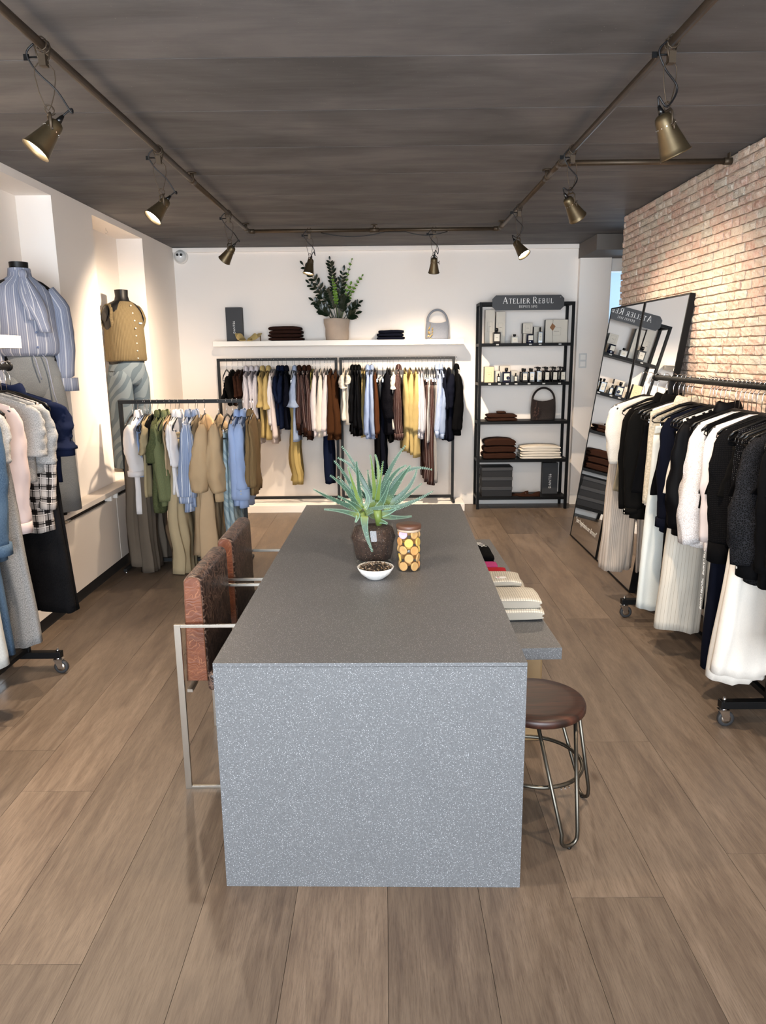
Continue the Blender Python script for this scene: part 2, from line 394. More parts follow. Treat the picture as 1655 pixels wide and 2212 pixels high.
# window ledge and casing along the left wall
struct('trim_4', MB().box(XL, -2.04, 2.4, 7.3, .625, .662).box(XN-.01, XL, N1[0], N1[1], .64, .662).box(XN-.01, XL, N2[0], N2[1], .64, .662), CASING, bevel=.003)
for y0, y1 in ((2.4, 3.72), (3.73, 5.47), (5.48, 7.3)):
    struct('trim_5', MB().box(-2.085, -2.065, y0, y1, .10, .585), CASING, bevel=.002)
struct('trim_6', MB().box(XL, -2.1, 2.4, 7.3, .0, .09), plain('dark_plinth', '#1e1713', .8))
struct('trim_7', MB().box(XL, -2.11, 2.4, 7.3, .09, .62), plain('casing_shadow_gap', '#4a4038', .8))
mb = MB()
for y in (3.72, 5.35, 5.47, 7.2): mb.box(-2.1, -2.05, y-.012, y+.012, .585, .625)
struct('trim_8', mb, WHITE)
struct('trim_9', MB().box(-1.9, .845, 7.55, YB-.001, 0, .078), WHITE, bevel=.003)      # plinth under the wall racks
# light switch, cctv dome, hooks
o = thing('light_switch', 'white double light switch on the column right of the shelf unit', 'switch', (2.105, YB-.07, 1.55))
ob('switch_plate', bx(-.04, .04, -.012, 0, -.075, .075), plain('switch_plastic', '#e6e6e4', .35), o, bevel=.003)
ob('rocker', MB().box(-.028, .028, -.017, -.012, .008, .062), WHITE, o, bevel=.002); ob('rocker', MB().box(-.028, .028, -.017, -.012, -.062, -.008), WHITE, o, bevel=.002)
o = thing('security_camera', 'white dome security camera in the upper left corner of the back wall', 'camera', (-2.09, YB, 2.645), rot=(R(90), 0, 0))
ob('camera_base', MB().lathe([(0, 0), (.072, 0), (.072, .02), (.06, .035)], 28), WHITE, o)
ob('camera_dome', MB().lathe([(.06, .03), (.055, .055), (.04, .072), (.02, .08), (0.001, .082)], 28), plain('dome_white', '#d8d8d6', .2), o)
for dx in (-.018, .02): ob('lens', MB().lathe([(0.001, .004), (.013, .004), (.013, -.01)], 16, (dx, .012, .078)), BLACKP, o)
for i, (px, py, X, Y) in enumerate(((0, 380, -2.25, 4.5), (248, 502, -2.28, 6.35))):
    ps = [(0, 0, .0)]+[(0, 0, -.02)]+[(.012*sin(a), 0, -.032+.012*cos(a)) for a in [k*.5 for k in range(0, 9)]]
    tag(ob('ceiling_hook', MB().tube(ps, .0016, 6), CHROME, loc=(X, Y, Z1N)), ('small metal hook in the soffit of the nearer niche', 'small metal hook in the soffit above the mustard vest')[i], 'hook')
o = thing('desk_socket', 'small grey clip lying on the window ledge left', 'clip', at(147, 1128, Z=.662))
ob('clip_body', bx(-.012, .012, -.02, .02, 0, .012), STEEL, o, bevel=.003); o.name = 'metal_clip'

# ------------------------------------------------------------------ ceiling pipe frame + lamps
ZP = 2.685
pf = thing('pipe_frame', 'aged brass pipe frame running round under the concrete ceiling', 'pipe', (0, 0, 0))
XA, XB_, YF = -1.155, 1.008, 6.64
def pipe(a, b, name='pipe'): return ob(name, MB().tube([a, b], .0155, 12), PIPE, pf)
pipe((XA, -1.5, ZP), (XA, 4.72, ZP)); pipe((XA, 4.78, ZP), (XA, YF-.03, ZP)); pipe((XA+.03, YF, ZP), (-.1, YF, ZP)); pipe((-.04, YF, ZP), (XB_-.03, YF, ZP))
pipe((XB_, YF-.03, ZP), (XB_, 4.80, ZP)); pipe((XB_, 4.74, ZP), (XB_, 4.46, ZP)); pipe((XB_, 4.40, ZP), (XB_, -1.5, ZP)); pipe((XB_+.03, 4.43, ZP), (1.94, 4.43, ZP))
def elbow(c, a, b):
    c = Vector(c); a = Vector(a); b = Vector(b); mb = MB()
    pts = [c+a*.05, c+a*.022, c+(a+b)*.006, c+b*.022, c+b*.05]; mb.tube(pts, .0195, 12); ob('elbow', mb, PIPE, pf)
elbow((XA, YF, ZP), (0, -1, 0), (1, 0, 0)); elbow((XB_, YF, ZP), (0, -1, 0), (-1, 0, 0))
for x, y, ax in ((XA, 4.75, 1), (XA, YF-.12, 1), (-.07, YF, 0), (XB_, 4.77, 1), (XB_, YF-.12, 1), (XA, 1.2, 1), (XB_, 1.2, 1)):
    mb = MB().tube([(x-.04*(1-ax), y-.04*ax, ZP), (x+.04*(1-ax), y+.04*ax, ZP)], .0195, 12).tube([(x, y, ZP), (x, y, ZC)], .012, 10).tube([(x, y, ZC-.008), (x, y, ZC)], .03, 14)
    ob('standoff', mb, PIPE, pf)
ob('tee_fitting', MB().tube([(XB_, 4.39, ZP), (XB_, 4.47, ZP)], .0195, 12).tube([(XB_, 4.43, ZP), (XB_+.06, 4.43, ZP)], .0195, 12), PIPE, pf)
ob('wall_bracket', MB().tube([(1.93, 4.43, ZP), (1.975, 4.43, ZP)], .0195, 12).box(1.955, 1.961, 4.415, 4.445, ZP, ZC), PIPE, pf)
ob('supply_cable', MB().tube([(-.53+i*.055, YF-.02, ZP-.02-.035*sin(pi*min(1, i/10))) for i in range(11)]+[(.2+i*.06, YF-.02, ZP-.02-.03*sin(pi*i/6)) for i in range(7)], .004, 6), CABLE, pf)
def lamp(x, y, d, label, lit=1., axis='y', swing=1, size=.8):
    o = thing('spotlight_lamp', label, 'lamp', (x, y, ZP), 0, 'brass spotlights clamped to the ceiling pipe'); o.scale = (1.08,)*3
    a = (lambda u, v, z: (v, u, z)) if axis == 'y' else (lambda u, v, z: (u, v, z))
    # u runs along the pipe, v across it
    cl = MB()
    for s in (-1, 1):
        cl.tube([a(s*.012, v, z) for v, z in [(.02*cos(t_), .02*sin(t_)) for t_ in [i*pi/5 for i in range(-1, 12)]]], .0022, 6)
        cl.tube([a(s*.012, s*.02, -.005), a(s*.010, s*.014, -.035), a(0, s*.004, -.055)], .0025, 6)
    cl.box(-.011, .011, -.013, .013, -.062, -.028)
    ob('clamp', cl, PIPE, o)
    ob('wing_screw', MB().tube([(-.0, 0, -.035), (-.045, 0, -.035)], .003, 8).box(-.062, -.045, -.002, .002, -.044, -.026), BLACKM, o)
    pr = [(0, -.05), (.017, -.055), (.029, -.07), (.030, -.095), (.022, -.14), (.010, -.175), (0, -.19), (-.010, -.175), (-.022, -.14), (-.030, -.095), (-.029, -.07), (-.017, -.055), (0, -.05)]
    ca = cos(.5); sa = sin(.5)
    ob('wire_hanger', MB().tube([(p*ca, p*sa, z) for p, z in pr], .0017, 6).tube([(.014*cos(t_)*ca, .014*cos(t_)*sa+.0015*t_, -.185+.014*sin(t_)) for t_ in [i*.45 for i in range(28)]], .0014, 6), PIPE, o)
    D = Vector(d).normalized(); side = D.cross(Vector((0, 0, 1)));
    if side.length < .2: side = Vector((1, 0, 0))
    side.normalize(); piv = Vector((0, 0, -.252)); hw = .033*size
    top = Vector((0, 0, -.2))
    ob('bracket', MB().tube([piv+side*hw, top+side*hw*.9+Vector((0, 0, -.01)), top+side*hw*.6, top-side*hw*.6, top-side*hw*.9+Vector((0, 0, -.01)), piv-side*hw], .0032, 6, flat=1.6), PIPE, o)
    M = D.to_track_quat('Z', 'Y').to_matrix()
    prof = [(.004, -.052), (.018, -.05), (.027, -.043), (.0315, -.03), (.033, -.014), (.034, -.002), (.0385, .02), (.045, .05), (.051, .078), (.055, .094), (.0585, .098), (.0575, .101), (.053, .096), (.048, .07), (.04, .03), (.03, -.01)]
    prof = [(r*size, z*size) for r, z in prof]
    sh = ob('shade', MB().lathe(prof, 32, piv, M=M), BRASS, o)
    vh = MB()
    for k in range(12):
        t_ = 2*pi*k/12; c_ = piv + M @ Vector((.0345*size*cos(t_), .0345*size*sin(t_), -.006*size))
        n_ = (M @ Vector((cos(t_), sin(t_), 0))); vh.tube([c_-n_*.001, c_+n_*.0012], .0018, 6)
    ob('vent_hole', vh, CHROME, sh)
    ob('wing_nut', MB().tube([piv+side*hw*.9, piv+side*(hw+.015)], .004, 8).tube([piv+side*(hw+.015)+Vector((0, 0, -.014)), piv+side*(hw+.011), piv+side*(hw+.015)+Vector((0, 0, .014))], .003, 6), PIPE, o)
    ob('bulb', MB().lathe([(.001, .090*size), (.036*size, .088*size), (.047*size, .08*size), (.035*size, .02*size)], 24, piv, M=M), GLOW if lit > 0 else plain('lamp_glass_off', '#fff2da', .1), o)
    cp = piv - D*.05*size
    ob('cable_gland', MB().tube([cp, cp-D*.012, cp-D*.028], [.011, .009, .005], 10), BLACKP, o)
    p1 = cp-D*.028; sg = Vector((-D.x*.9+.02, 0, 0)).normalized()*swing
    pts = [p1, p1-D*.03+sg*.01, Vector((p1.x, p1.y, -.19))+sg*.028, Vector((sg.x*.03, .01, -.13)), Vector((-sg.x*.02, -.01, -.08)), Vector((-sg.x*.045, -.015, -.03)), Vector((-sg.x*.02, -.012, .0))]
    sm = []
    for i in range(len(pts)-1):
        p0 = pts[max(0, i-1)]; pa = pts[i]; pb = pts[i+1]; p3 = pts[min(len(pts)-1, i+2)]
        for q in range(5):
            t_ = q/5; sm.append(.5*((2*pa)+(pb-p0)*t_+(2*p0-5*pa+4*pb-p3)*t_*t_+(3*pa-p0-3*pb+p3)*t_**3))
    ob('cable', MB().tube(sm+[pts[-1]], .0032, 6), CABLE, o)
    if lit > 0:
        l = bpy.data.lights.new('spot', 'SPOT'); l.energy = LAMP_W*lit; l.color = (1, .79, .58); l.spot_size = R(118); l.spot_blend = 1.; l.shadow_soft_size = .03
        lo = bpy.data.objects.new('spot_light', l); COL.objects.link(lo); lo.parent = o; lo.location = piv+D*.106*size
        lo.rotation_euler = D.to_track_quat('-Z', 'Y').to_euler()
    return o
lamp(XA, 2.76, (-.55, -.33, -.8), 'nearest lit brass spotlight on the left pipe', 1.5)
lamp(XA, 4.07, (-.55, -.42, -.8), 'second lit brass spotlight from the camera on the left pipe', 1.5)
lamp(XA, 5.80, (-.65, .32, -.75), 'brass spotlight at the far end of the left pipe, turned to the back wall', 1.75)
lamp(-.632, YF, (-.2, -.16, -1), 'brass spotlight hanging in front of the leafy plant', 1.2, 'x')
lamp(.447, YF, (.0, .42, -1), 'dark brass spotlight hanging above the grey handbag', 1.9, 'x')
lamp(XB_, 5.69, (.55, -.45, -.9), 'lit brass spotlight at the far end of the right pipe', 1., swing=-1)
lamp(XB_, 4.15, (.62, .42, -.75), 'brass spotlight beside the pipe tee, turned to the brick wall', .62, swing=-1)
lamp(XB_, 2.80, (.45, .1, -.9), 'nearest brass spotlight on the right pipe', .85, size=.9, swing=-1)
for x_, y_, d_, p_, n_ in ((XA, 1.75, (.7, .55, -1), 1.2, 'left'), (XB_, 1.75, (-.7, .55, -1), 1.2, 'right')):  # added lamps out of view, put in to brighten the table top
    lamp(x_, y_, d_, 'added unseen brass spotlight on the %s pipe above the camera, brightening the table' % n_, p_*.45)

# ------------------------------------------------------------------ stone table and bench
T_TH, TX, TY, TW, TL, TH = -.0175, -.0508, 1.99, .926, 2.29, .758
tb = thing('stone_table', 'large grey speckled stone waterfall table in the middle of the shop', 'table', (TX, TY, 0), T_TH)
ob('tabletop', bx(-TW/2, TW/2, 0, TL, TH-.012, TH), STONE, tb, bevel=.0008)
ob('leg_panel', MB().box(-TW/2, TW/2, 0, .07, 0, TH-.0128), STONE, tb, bevel=.0008)
ob('leg_panel', MB().box(-TW/2, TW/2, TL-.07, TL, 0, TH-.0128), STONE, tb, bevel=.0008)
ob('apron', MB().box(-TW/2+.003, -TW/2+.02, .07, TL-.07, TH-.06, TH-.0128).box(TW/2-.02, TW/2-.003, .07, TL-.07, TH-.06, TH-.0128), STONE, tb)
bn = thing('stone_bench', 'low grey stone bench along the right side of the table', 'bench', (.333, 2.735, 0), .0)
bn.rotation_euler = (0, 0, R(1.4))
ob('bench_top', bx(0, .375, 0, 1.75, .43, .48), STONE, bn, bevel=.0008)
WOODB = plain('pale_plywood', '#a98b62', .5, 0, .15, 12)
for y in (.12, 1.45): ob('bench_leg', bx(.06, .33, y, y+.12, 0, .43), WOODB, bn, bevel=.01)

# ------------------------------------------------------------------ stool
t = NT('walnut_seat', .42); p_ = t.obj(); n_ = t.noise(t.mapv(p_, (2, 22, 2)), 3, 6, .6, .6)
t.color(t.ramp(n_, [(.35, lin('#1b0c07')), (.55, lin('#351a11')), (.7, lin('#4a281a'))])); t.bump(n_, .15, .002); WALNUT = t.m
GUN = plain('gunmetal_tube', '#5c5850', .35, .95)
st = thing('wooden_stool', 'round dark wooden stool on hairpin legs at the right of the table', 'stool', (.529, 2.372, 0), 0)
ob('seat', MB().lathe([(.0, .450), (.12, .451), (.160, .450), (.168, .446), (.171, .438), (.171, .424), (.165, .418), (0, .418)], 48), WALNUT, st)
for k in range(4):
    a = R(-68+90*k); e = Vector((cos(a), sin(a), 0)); s_ = Vector((-sin(a), cos(a), 0))
    pts = []
    T1 = e*.125+s_*.075+Vector((0, 0, .418)); T2 = e*.125-s_*.075+Vector((0, 0, .418)); B = e*.222
    pts = [T1, B+s_*.032+Vector((0, 0, .06))]+[B+s_*.032*cos(q)+Vector((0, 0, .036-.028*sin(q))) for q in [i*pi/8 for i in range(9)]]+[B-s_*.032+Vector((0, 0, .06)), T2]
    lg = ob('leg', MB().tube(pts, .0068, 10), GUN, st)
    ob('foot_pad', MB().tube([B+Vector((0, 0, 0.001)), B+Vector((0, 0, .008))], .009, 10), BLACKP, lg)
ob('foot_ring', MB().tube([(.168*cos(q), .168*sin(q), .205) for q in [i*2*pi/48 for i in range(49)]], .0072, 10, cap=False), GUN, st)
ob('ring_bolt', MB().tube([(.07, -.168, .205), (.07, -.176, .205)], .003, 8).tube([(.085, -.162, .205), (.085, -.17, .205)], .0025, 8).tube([(.055, -.172, .205), (.055, -.18, .205)], .0025, 8), CHROME, st)

# ------------------------------------------------------------------ leather chairs
def chair(y0, label):
    W = .50
    c = thing('leather_armchair', label, 'chair', (-.785, y0, 0), 0, 'leather armchairs at the left of the table')
    b = .0
    bk = MB()
    def slab(xa, xb, za, zb, xa2, xb2, ya, yb):
        return MB().hexa([(xa, ya, za), (xb, ya, za), (xa, yb, za), (xb, yb, za), (xa2, ya, zb), (xb2, ya, zb), (xa2, yb, zb), (xb2, yb, zb)])
    def prof(k, y):              # rounded slab profile, k shrinks it towards its middle
        P = [(.022, .434), (.036, .815)]
        for q in range(7): a_ = pi-q*pi/12; P.append((.062+.026*cos(a_), .824+.026*sin(a_)))
        for q in range(7): a_ = pi/2-q*pi/12; P.append((.080+.026*cos(a_), .824+.026*sin(a_)))
        P += [(.107, .80), (.113, .434)]
        mx, mz = .068, .642
        return [(mx+(x-mx)*(1-k*.18), y, mz+(z-mz)*(1-k*.022)) for x, z in P]
    bw_ = [(1, .031), (.35, .034), (.1, .040), (0, .052), (0, W/2), (0, W-.052), (.1, W-.040), (.35, W-.034), (1, W-.031)]
    back = ob('backrest', MB().loft([prof(k, y) for k, y in bw_], True, True), LEATHER, c)
    for ya, yb in ((.0295, .0312), (W-.0312, W-.0295)):
        pan = ob('side_panel', MB().loft([prof(1.05, ya), prof(1.05, yb)], True, True, smooth=False), LEATHER_T, back); pan['label'] = 'tan leather side strip'
        ob('piping', MB().tube(prof(1., (ya+yb)/2), .002, 6), plain('tan_stitch_piping', '#7a4a30', .6), back)
    s = ob('seat', bx(.10, .56, .032, W-.032, .39, .47), LEATHER, c, bevel=.02); s.modifiers[0].segments = 4
    for ya in (0, W-.012):
        f = MB(); tk = .024
        f.box(0, tk, ya, ya+.012, .0, .674).box(tk, .58-tk, ya, ya+.012, .674-.012, .674).box(.58-tk, .58, ya, ya+.012, 0, .674).box(tk, .58-tk, ya, ya+.012, 0, .012)
        ob('side_frame', f, STEEL, c, bevel=.0008)
    ob('crossbar', MB().box(.03, .05, .012, W-.012, .40, .412), STEEL, c); ob('crossbar', MB().box(.5, .52, .012, W-.012, .375, .387), STEEL, c)
    return c
chair(2.53, 'brown leather armchair with steel frame nearest the camera')
chair(3.095, 'brown leather armchair with steel frame behind the nearer one')

# ------------------------------------------------------------------ clothes hangers
HOOKZ = .10
def hanger_proto(clips, HK=HOOKZ):
    o = thing('clothes_hanger', 'x', 'hanger', (0, 0, -5), 0); q_ = HK-HOOKZ
    hk = [(0, 0, -.01), (0, 0, .045+q_), (0, .008, .062+q_), (0, .018, .078+q_)]+[(0, .018*cos(q), HK-.004+.019*sin(q)) for q in [i*pi/8 for i in range(-1, 9)]]
    ob('hook', MB().tube(hk, .0018, 6), CHROME, o)
    W = .205
    fr = MB().tube([(0, -W, -.085), (0, -W*.9, -.066), (0, -.06, -.014), (0, 0, -.002), (0, .06, -.014), (0, W*.9, -.066), (0, W, -.085)], [.007, .008, .009, .011, .009, .008, .007], 8, flat=.6)
    fr.tube([(0, -W, -.083), (0, -W-.004, -.098), (0, -W+.012, -.108), (0, 0, -.108), (0, W-.012, -.108), (0, W+.004, -.098), (0, W, -.083)], .0032, 6)
    ob('frame', fr, BLACKP, o)
    if clips:
        for y in (-.15, .15): ob('clip', MB().box(-.007, .007, y-.014, y+.014, -.14, -.103), CHROME, o, bevel=.002)
    return o
HOOKL = .135
HS = {(False, 0): hanger_proto(False), (True, 0): hanger_proto(True), (False, 1): hanger_proto(False, HOOKL), (True, 1): hanger_proto(True, HOOKL)}; _used = set()
def hang(x, y, z, rz, rack, clips=False, nth='', long=0):
    p = HS[(clips, long)]; loc = (x, y, z)
    lab = 'black %s, %s on the %s' % ('clip hanger' if clips else 'hanger', nth, rack)
    if p.name not in _used:
        _used.add(p.name); p.location = loc; p.rotation_euler = (0, 0, rz); p['label'] = lab; p['group'] = 'hangers on the '+rack; return p
    return dup(p, loc, (0, 0, rz), lab, 'hangers on the '+rack)

# ------------------------------------------------------------------ garments (local frame: x along the rail, -y the end that faces the shop, z=0 at the hanger neck)
def nz(a, b=0., c=0.): return noise.noise(Vector((a, b, c)))
def body_rings(L, W, WH, T, slope=.33, folds=.012, nf=5, seed=0., N=40, K=18, topw=None, TF=1., hemwave=.01, z0=0., tt=None):
    rings = []
    for k in range(K+1):
        s = k/K; s_ = s**.85; ring = []
        e = min(1, s*6); th = ((.008+(T*(.42+.68*s**.7)-.008)*e) if tt is None else (tt+(T-tt)*e))*(1+(TF-1)*s)
        Wd = W+(WH-W)*s_
        if topw: Wd = topw+(Wd-topw)*min(1, s*3)**.7
        for i in range(N):
            a = 2*pi*i/N; cv = cos(a); su = sin(a)
            v = Wd*math.copysign(abs(cv)**.75, cv)*(1+.02*nz(s*3, seed, 1))
            u = th*math.copysign(abs(su)**.7, su)
            u += (folds*(.25+.75*s))*min(1, s*4)*(sin(nf*v/Wd*2.2+seed+1.5*nz(s*2, seed))*.7+(1-3.2*abs(nz(v*11+s*.8, s*2.2, seed)))*.8)
            zt = z0-slope*max(0., abs(v)-.045)
            zb = -L+hemwave*sin(v*20+seed)+hemwave*nz(v*8, seed, u*10)*1.5
            ring.append((u, v, zt+(zb-zt)*s))
        rings.append(ring)
    return rings
def sleeve_rings(y0, z0, sg, L, r0, r1, ru, seed, puff=0., out=.012, N=20, K=18, flare=0.):
    rings = []
    for k in range(K+1):
        s = k/K
        cy = y0+sg*(out*sin(min(1, s*2.5)*pi/2)-.02*s); cz = z0-L*s; cx = .015*sin(s*3+seed)+.012*nz(s*2, seed)
        rv = (r0+(r1-r0)*s)*(.62+.3*min(1, s*2.2)); rx = ru*(.5+.55*min(1, s*1.7))*(1-.12*s)
        pf = puff*max(0, sin((s-.45)/.5*pi)) if .45 < s < .95 else 0; rv += pf; rx += pf*.6
        if flare and s > .8: rv += flare*(s-.8)*5; rx += flare*(s-.8)*4
        if s < .12: q = .45+.55*(s/.12)**.6; rv *= q; rx *= q
        ring = []
        for i in range(N):
            a = 2*pi*i/N; w_ = 1+.09*sin(3*a+seed+s*3)+.13*(1-3*abs(nz(cos(a)*2.2+s, s*3.2, seed+sin(a)*1.4)))+.03*sin(s*30+a)
            ring.append((cx+rx*w_*cos(a), cy+rv*w_*sin(a), cz+.012*sin(a)*s))
        rings.append(ring)
    return rings
def garment(kind, loc, rz, label, mat, cat='clothing', L=.62, T=.03, seed=None, sl=0., cuffm=None, collar=False, buttons=0, puff=0., flare=0., W=.2, WH=None, trim=None, nf=5, folds=.012, group=None, name=None, sr=.07, cuffl=.05, hemband=0., neckhole=False, ru=None, TF=1.):
    seed = random.random()*20 if seed is None else seed
    o = thing(name or kind, label, cat, loc, rz, group)
    trim = trim or mat
    if kind in ('trousers', 'jeans', 'skirt'):
        wz = -.125; w0 = .185 if W > .19 else W
        ob('waistband', MB().loft(body_rings(.05, w0, w0, T*.5, 0, .003, 3, seed, 28, 3, z0=0., tt=T*.5), True), trim, o, loc=(0, 0, wz))
        if kind == 'skirt' or folds > .05:
            ob('skirt_body' if kind == 'skirt' else 'leg', MB().loft(body_rings(L-.05, w0, WH or .24, T, 0, folds, nf, seed, 56, 22, tt=T*.5, TF=TF), False, True), mat, o, loc=(0, 0, wz-.05))
        else:
            WH_ = WH or .22
            for i, sx in enumerate((-1, 1)):
                rr = []
                for k, rg in enumerate(body_rings(L-.05, w0*.53, WH_*.5, T*.8, 0, folds, nf, seed+i*3.3, 32, 22, tt=T*.45, TF=TF)):
                    s = k/22; rr.append([(u+.012*sx*s, v+sx*(w0*.49+(WH_*.5-w0*.45)*s), z) for u, v, z in rg])
                ob('leg', MB().loft(rr, True, True), mat, o, loc=(0, 0, wz-.05))
        return o
    WH = WH or W+.01
    ob('body', MB().loft(body_rings(L, W, WH, T, .33, folds, nf, seed), True, True), mat, o)
    if hemband: ob('hem_band', MB().loft(body_rings(.055, WH*.93, WH*.93, T*.9, 0, .006, 6, seed, 36, 4, tt=T*.9), True, True), trim, o, loc=(0, 0, -L+.01))
    if sl:
        for sg in (-1, 1):
            y0 = sg*(W-.012); z0 = -.33*(W-.05)-.035
            sv = ob('sleeve', MB().loft(sleeve_rings(y0, z0+.025, sg, sl, sr, sr*(1.02 if puff else .66 if sl > .35 else 1.1), ru or max(.028, T*1.05), seed+sg, puff, flare=flare if sg < 0 else 0), True, True), mat, o)
            if cuffm and sg == -1 or (cuffm and puff):
                cr = sr*.5 if sl > .35 else sr*.95
                rg = [[(cx_*1, y0+sg*.012+cr*sin(2*pi*i/16), z0+.03-sl-z_) for i in range(16) for cx_ in [(ru or max(.022, T*.75))*cos(2*pi*i/16)+.012*sin(3+seed+sg)]] for z_ in (0, cuffl*.5, cuffl)]
                cf = ob('cuff', MB().loft(rg, True, True), cuffm, o)
                if buttons:
                    for q in range(2): ob('button', MB().lathe([(.001, .003), (.005, .003), (.0055, 0)], 10, M=Matrix.Rotation(R(90), 3, 'X')), plain('button_shell', '#cfc9bd', .3), cf, loc=(.004, y0+sg*.012-cr-.001, z0+.03-sl-.012-q*.022))
    if collar:
        rg = []
        for k, (r_, z_) in enumerate(((.052, -.012), (.048, .012), (.044, .035), (.056, .03), (.068, .002), (.07, -.02))):
            rg.append([(r_*.42*cos(2*pi*i/20)*(1 if T < .04 else 1.2), r_*1.05*sin(2*pi*i/20), z_-.006*cos(4*pi*i/20)) for i in range(20)])
        ob('collar', MB().loft(rg), trim, o)
    return o

# fabrics
C = dict(
 black=fabric('#0b0b0d'), blackshine=fabric('#0a0a0d', rough=.5), navy=fabric('#16203a'), darknavy=fabric('#101320'), dbrown=fabric('#3a241b'), brown=fabric('#5f3a24'), brownknit=fabric('#55351f', 'rib', f=160),
 stripe=fabric('#e6e3ea', 'stripe', '#6a6276', 75, .22), yellow=fabric('#c9b277'), yellow2=fabric('#c2ab6e'), cream=fabric('#ece4d6'), white=fabric('#eeeaea'), pinkwhite=fabric('#ebe0df'),
 ltblue=fabric('#a0b2d2'), sky=fabric('#a5bae2'), pinstripe=fabric('#4b3431', 'stripe', '#a99a96', 42, .12), offknit=fabric('#ece3d8', 'rib', f=90), olive=fabric('#a79a52'),
 whitestripe=fabric('#e4e2e8', 'stripe', '#8d8a9c', 45, .18), greystripe=fabric('#a9a8a8', 'stripe', '#e0dedb', 40, .12), bluewhite=fabric('#9db6e0', 'stripe', '#dfe6f5', 130, .3),
 taupe=fabric('#766a5d'), beige=fabric('#cbae88'), beige2=fabric('#ceb18d'), tee=fabric('#bba984'), green=fabric('#848b62', 'rib', f=130), greenfl=fabric('#666d48', 'fleece'), blackc=fabric('#131211'),
 stripeblue=fabric('#94a4c4', 'stripe2', '#e8edf5', 17, .13), aqua=fabric('#b0c2c8', 'zebra', '#93a9b2', 7), linen=fabric('#c4b08c', 'rib', f=14), cord=fabric('#957a54', 'rib', f=110), greige=fabric('#a08f74'),
 greymel=fabric('#8e8e8d', 'melange', '#bdbcbb'), greymel2=fabric('#6f6e6d', 'melange', '#a3a2a1'), pink=fabric('#c9b8b6'), plaid=fabric('#2b2726', 'plaid', '#d9cfc8', 16), denim=fabric('#30465f', 'denim', '#728aa2'),
 bdenim=fabric('#0e0e10', 'denim', '#2c2c2e'), wdenim=fabric('#b0b1ad', 'denim', '#d6d5d0'), navycoat=fabric('#18203a'), stud=fabric('#0d0d10', 'dots', '#8a8a90', 120, .14),
 ribbeige=fabric('#d4c6b8', 'rib', f=60), fleece=fabric('#e9dcc4', 'fleece'), whitejean=fabric('#e4e8e2', 'denim', '#f4f6f2'), crejean=fabric('#e3dbd0', 'denim', '#f3ede4'), pincream=fabric('#dcd4c6', 'stripe', '#b6ab9a', 55, .08),
 zebra=fabric('#e6e4e0', 'zebra', '#141416', 14), lacew=fabric('#f0ecec', 'lace', '#cfc7c4'), laceb=fabric('#121214', 'lace', '#2c2c30'), blacknet=fabric('#121214', 'waffle', f=120), melw=fabric('#dcd8d0', 'melange', '#f0ede6'))

ORD = ['first', 'second', 'third', 'fourth', 'fifth', 'sixth', 'seventh', 'eighth', 'ninth', 'tenth', 'eleventh', 'twelfth', 'thirteenth', 'fourteenth', 'fifteenth', 'sixteenth', 'seventeenth', 'eighteenth', 'nineteenth', 'twentieth',
       'twenty-first', 'twenty-second', 'twenty-third', 'twenty-fourth', 'twenty-fifth', 'twenty-sixth', 'twenty-seventh', 'twenty-eighth', 'twenty-ninth', 'thirtieth', 'thirty-first', 'thirty-second', 'thirty-third', 'thirty-fourth', 'thirty-fifth', 'thirty-sixth', 'thirty-seventh', 'thirty-eighth', 'thirty-ninth', 'fortieth']
def wall_rack_clothes(items, ox, oy, sc, yr, zr, yf, rack, grp):
    items = sorted(items, key=lambda t_: t_[0])
    for i, it in enumerate(items):
        zx, zw, zbot, kind, what, m, kw = it
        px = ox+zx/sc; pyb = oy+zbot/sc
        x = at(px, oy+400/sc, Y=yf).x; zb = at(px, pyb, Y=yf).z; zn = zr-HOOKZ
        T = max(.016, zw/sc*(yf/F_PX)*.44); kw = dict(kw)
        clips = kind in ('trousers', 'jeans', 'skirt')
        L = zn-zb-(.125 if clips else 0)
        if 'slz' in kw: s_ = kw.pop('slz'); kw['sl'] = zn-.085-at(px, oy+s_/sc, Y=yf).z
        lab = '%s, %s from left on the %s' % (what, ORD[i], rack)
        y = yr+random.uniform(-.008, .008)
        garment(kind, (x, y, zn), random.uniform(-.05, .05), lab, m, L=L, T=T, group=grp, name=kw.pop('name', None), **kw)
        hang(x, y, zn, 0, rack, clips, ORD[i]+' from left')

# ------------------------------------------------------------------ square-tube racks
def tube_rack(name, label, X0, X1, Y, z0, z1, t_=.028, feet=0.):
    o = thing('clothes_rack', label, 'rack', ((X0+X1)/2, Y, z0)); h = z1-z0; w_ = (X1-X0)/2
    ob('top_rail', bx(-w_, w_, -t_/2, t_/2, h-t_, h), GREYM, o, bevel=.002)
    ob('post', bx(-w_, -w_+t_, -t_/2, t_/2, .035, h-t_), GREYM, o, bevel=.002); ob('post', bx(w_-t_, w_, -t_/2, t_/2, .035, h-t_), GREYM, o, bevel=.002)
    ob('bottom_rail', bx(-w_+t_, w_-t_, -t_/2, t_/2, .04, .04+t_), GREYM, o, bevel=.002)
    for s in (-1, 1):
        x = s*(w_-t_/2); f = ob('foot', bx(x-t_/2, x+t_/2, -feet, feet, .012, .035), GREYM, o, bevel=.002)
        for y in (-feet+.02, feet-.02): ob('levelling_foot', MB().tube([(x, y, 0), (x, y, .006), (x, y, .012)], [.012, .012, .006], 12), CHROME, f)
    return o
YR = 7.72
tube_rack('a', 'dark steel clothes rack standing left on the white plinth', -1.735, -.482, YR, .078, 1.609, feet=.16)
tube_rack('b', 'dark steel clothes rack standing right on the white plinth', -.462, .742, YR, .078, 1.609, feet=.16)
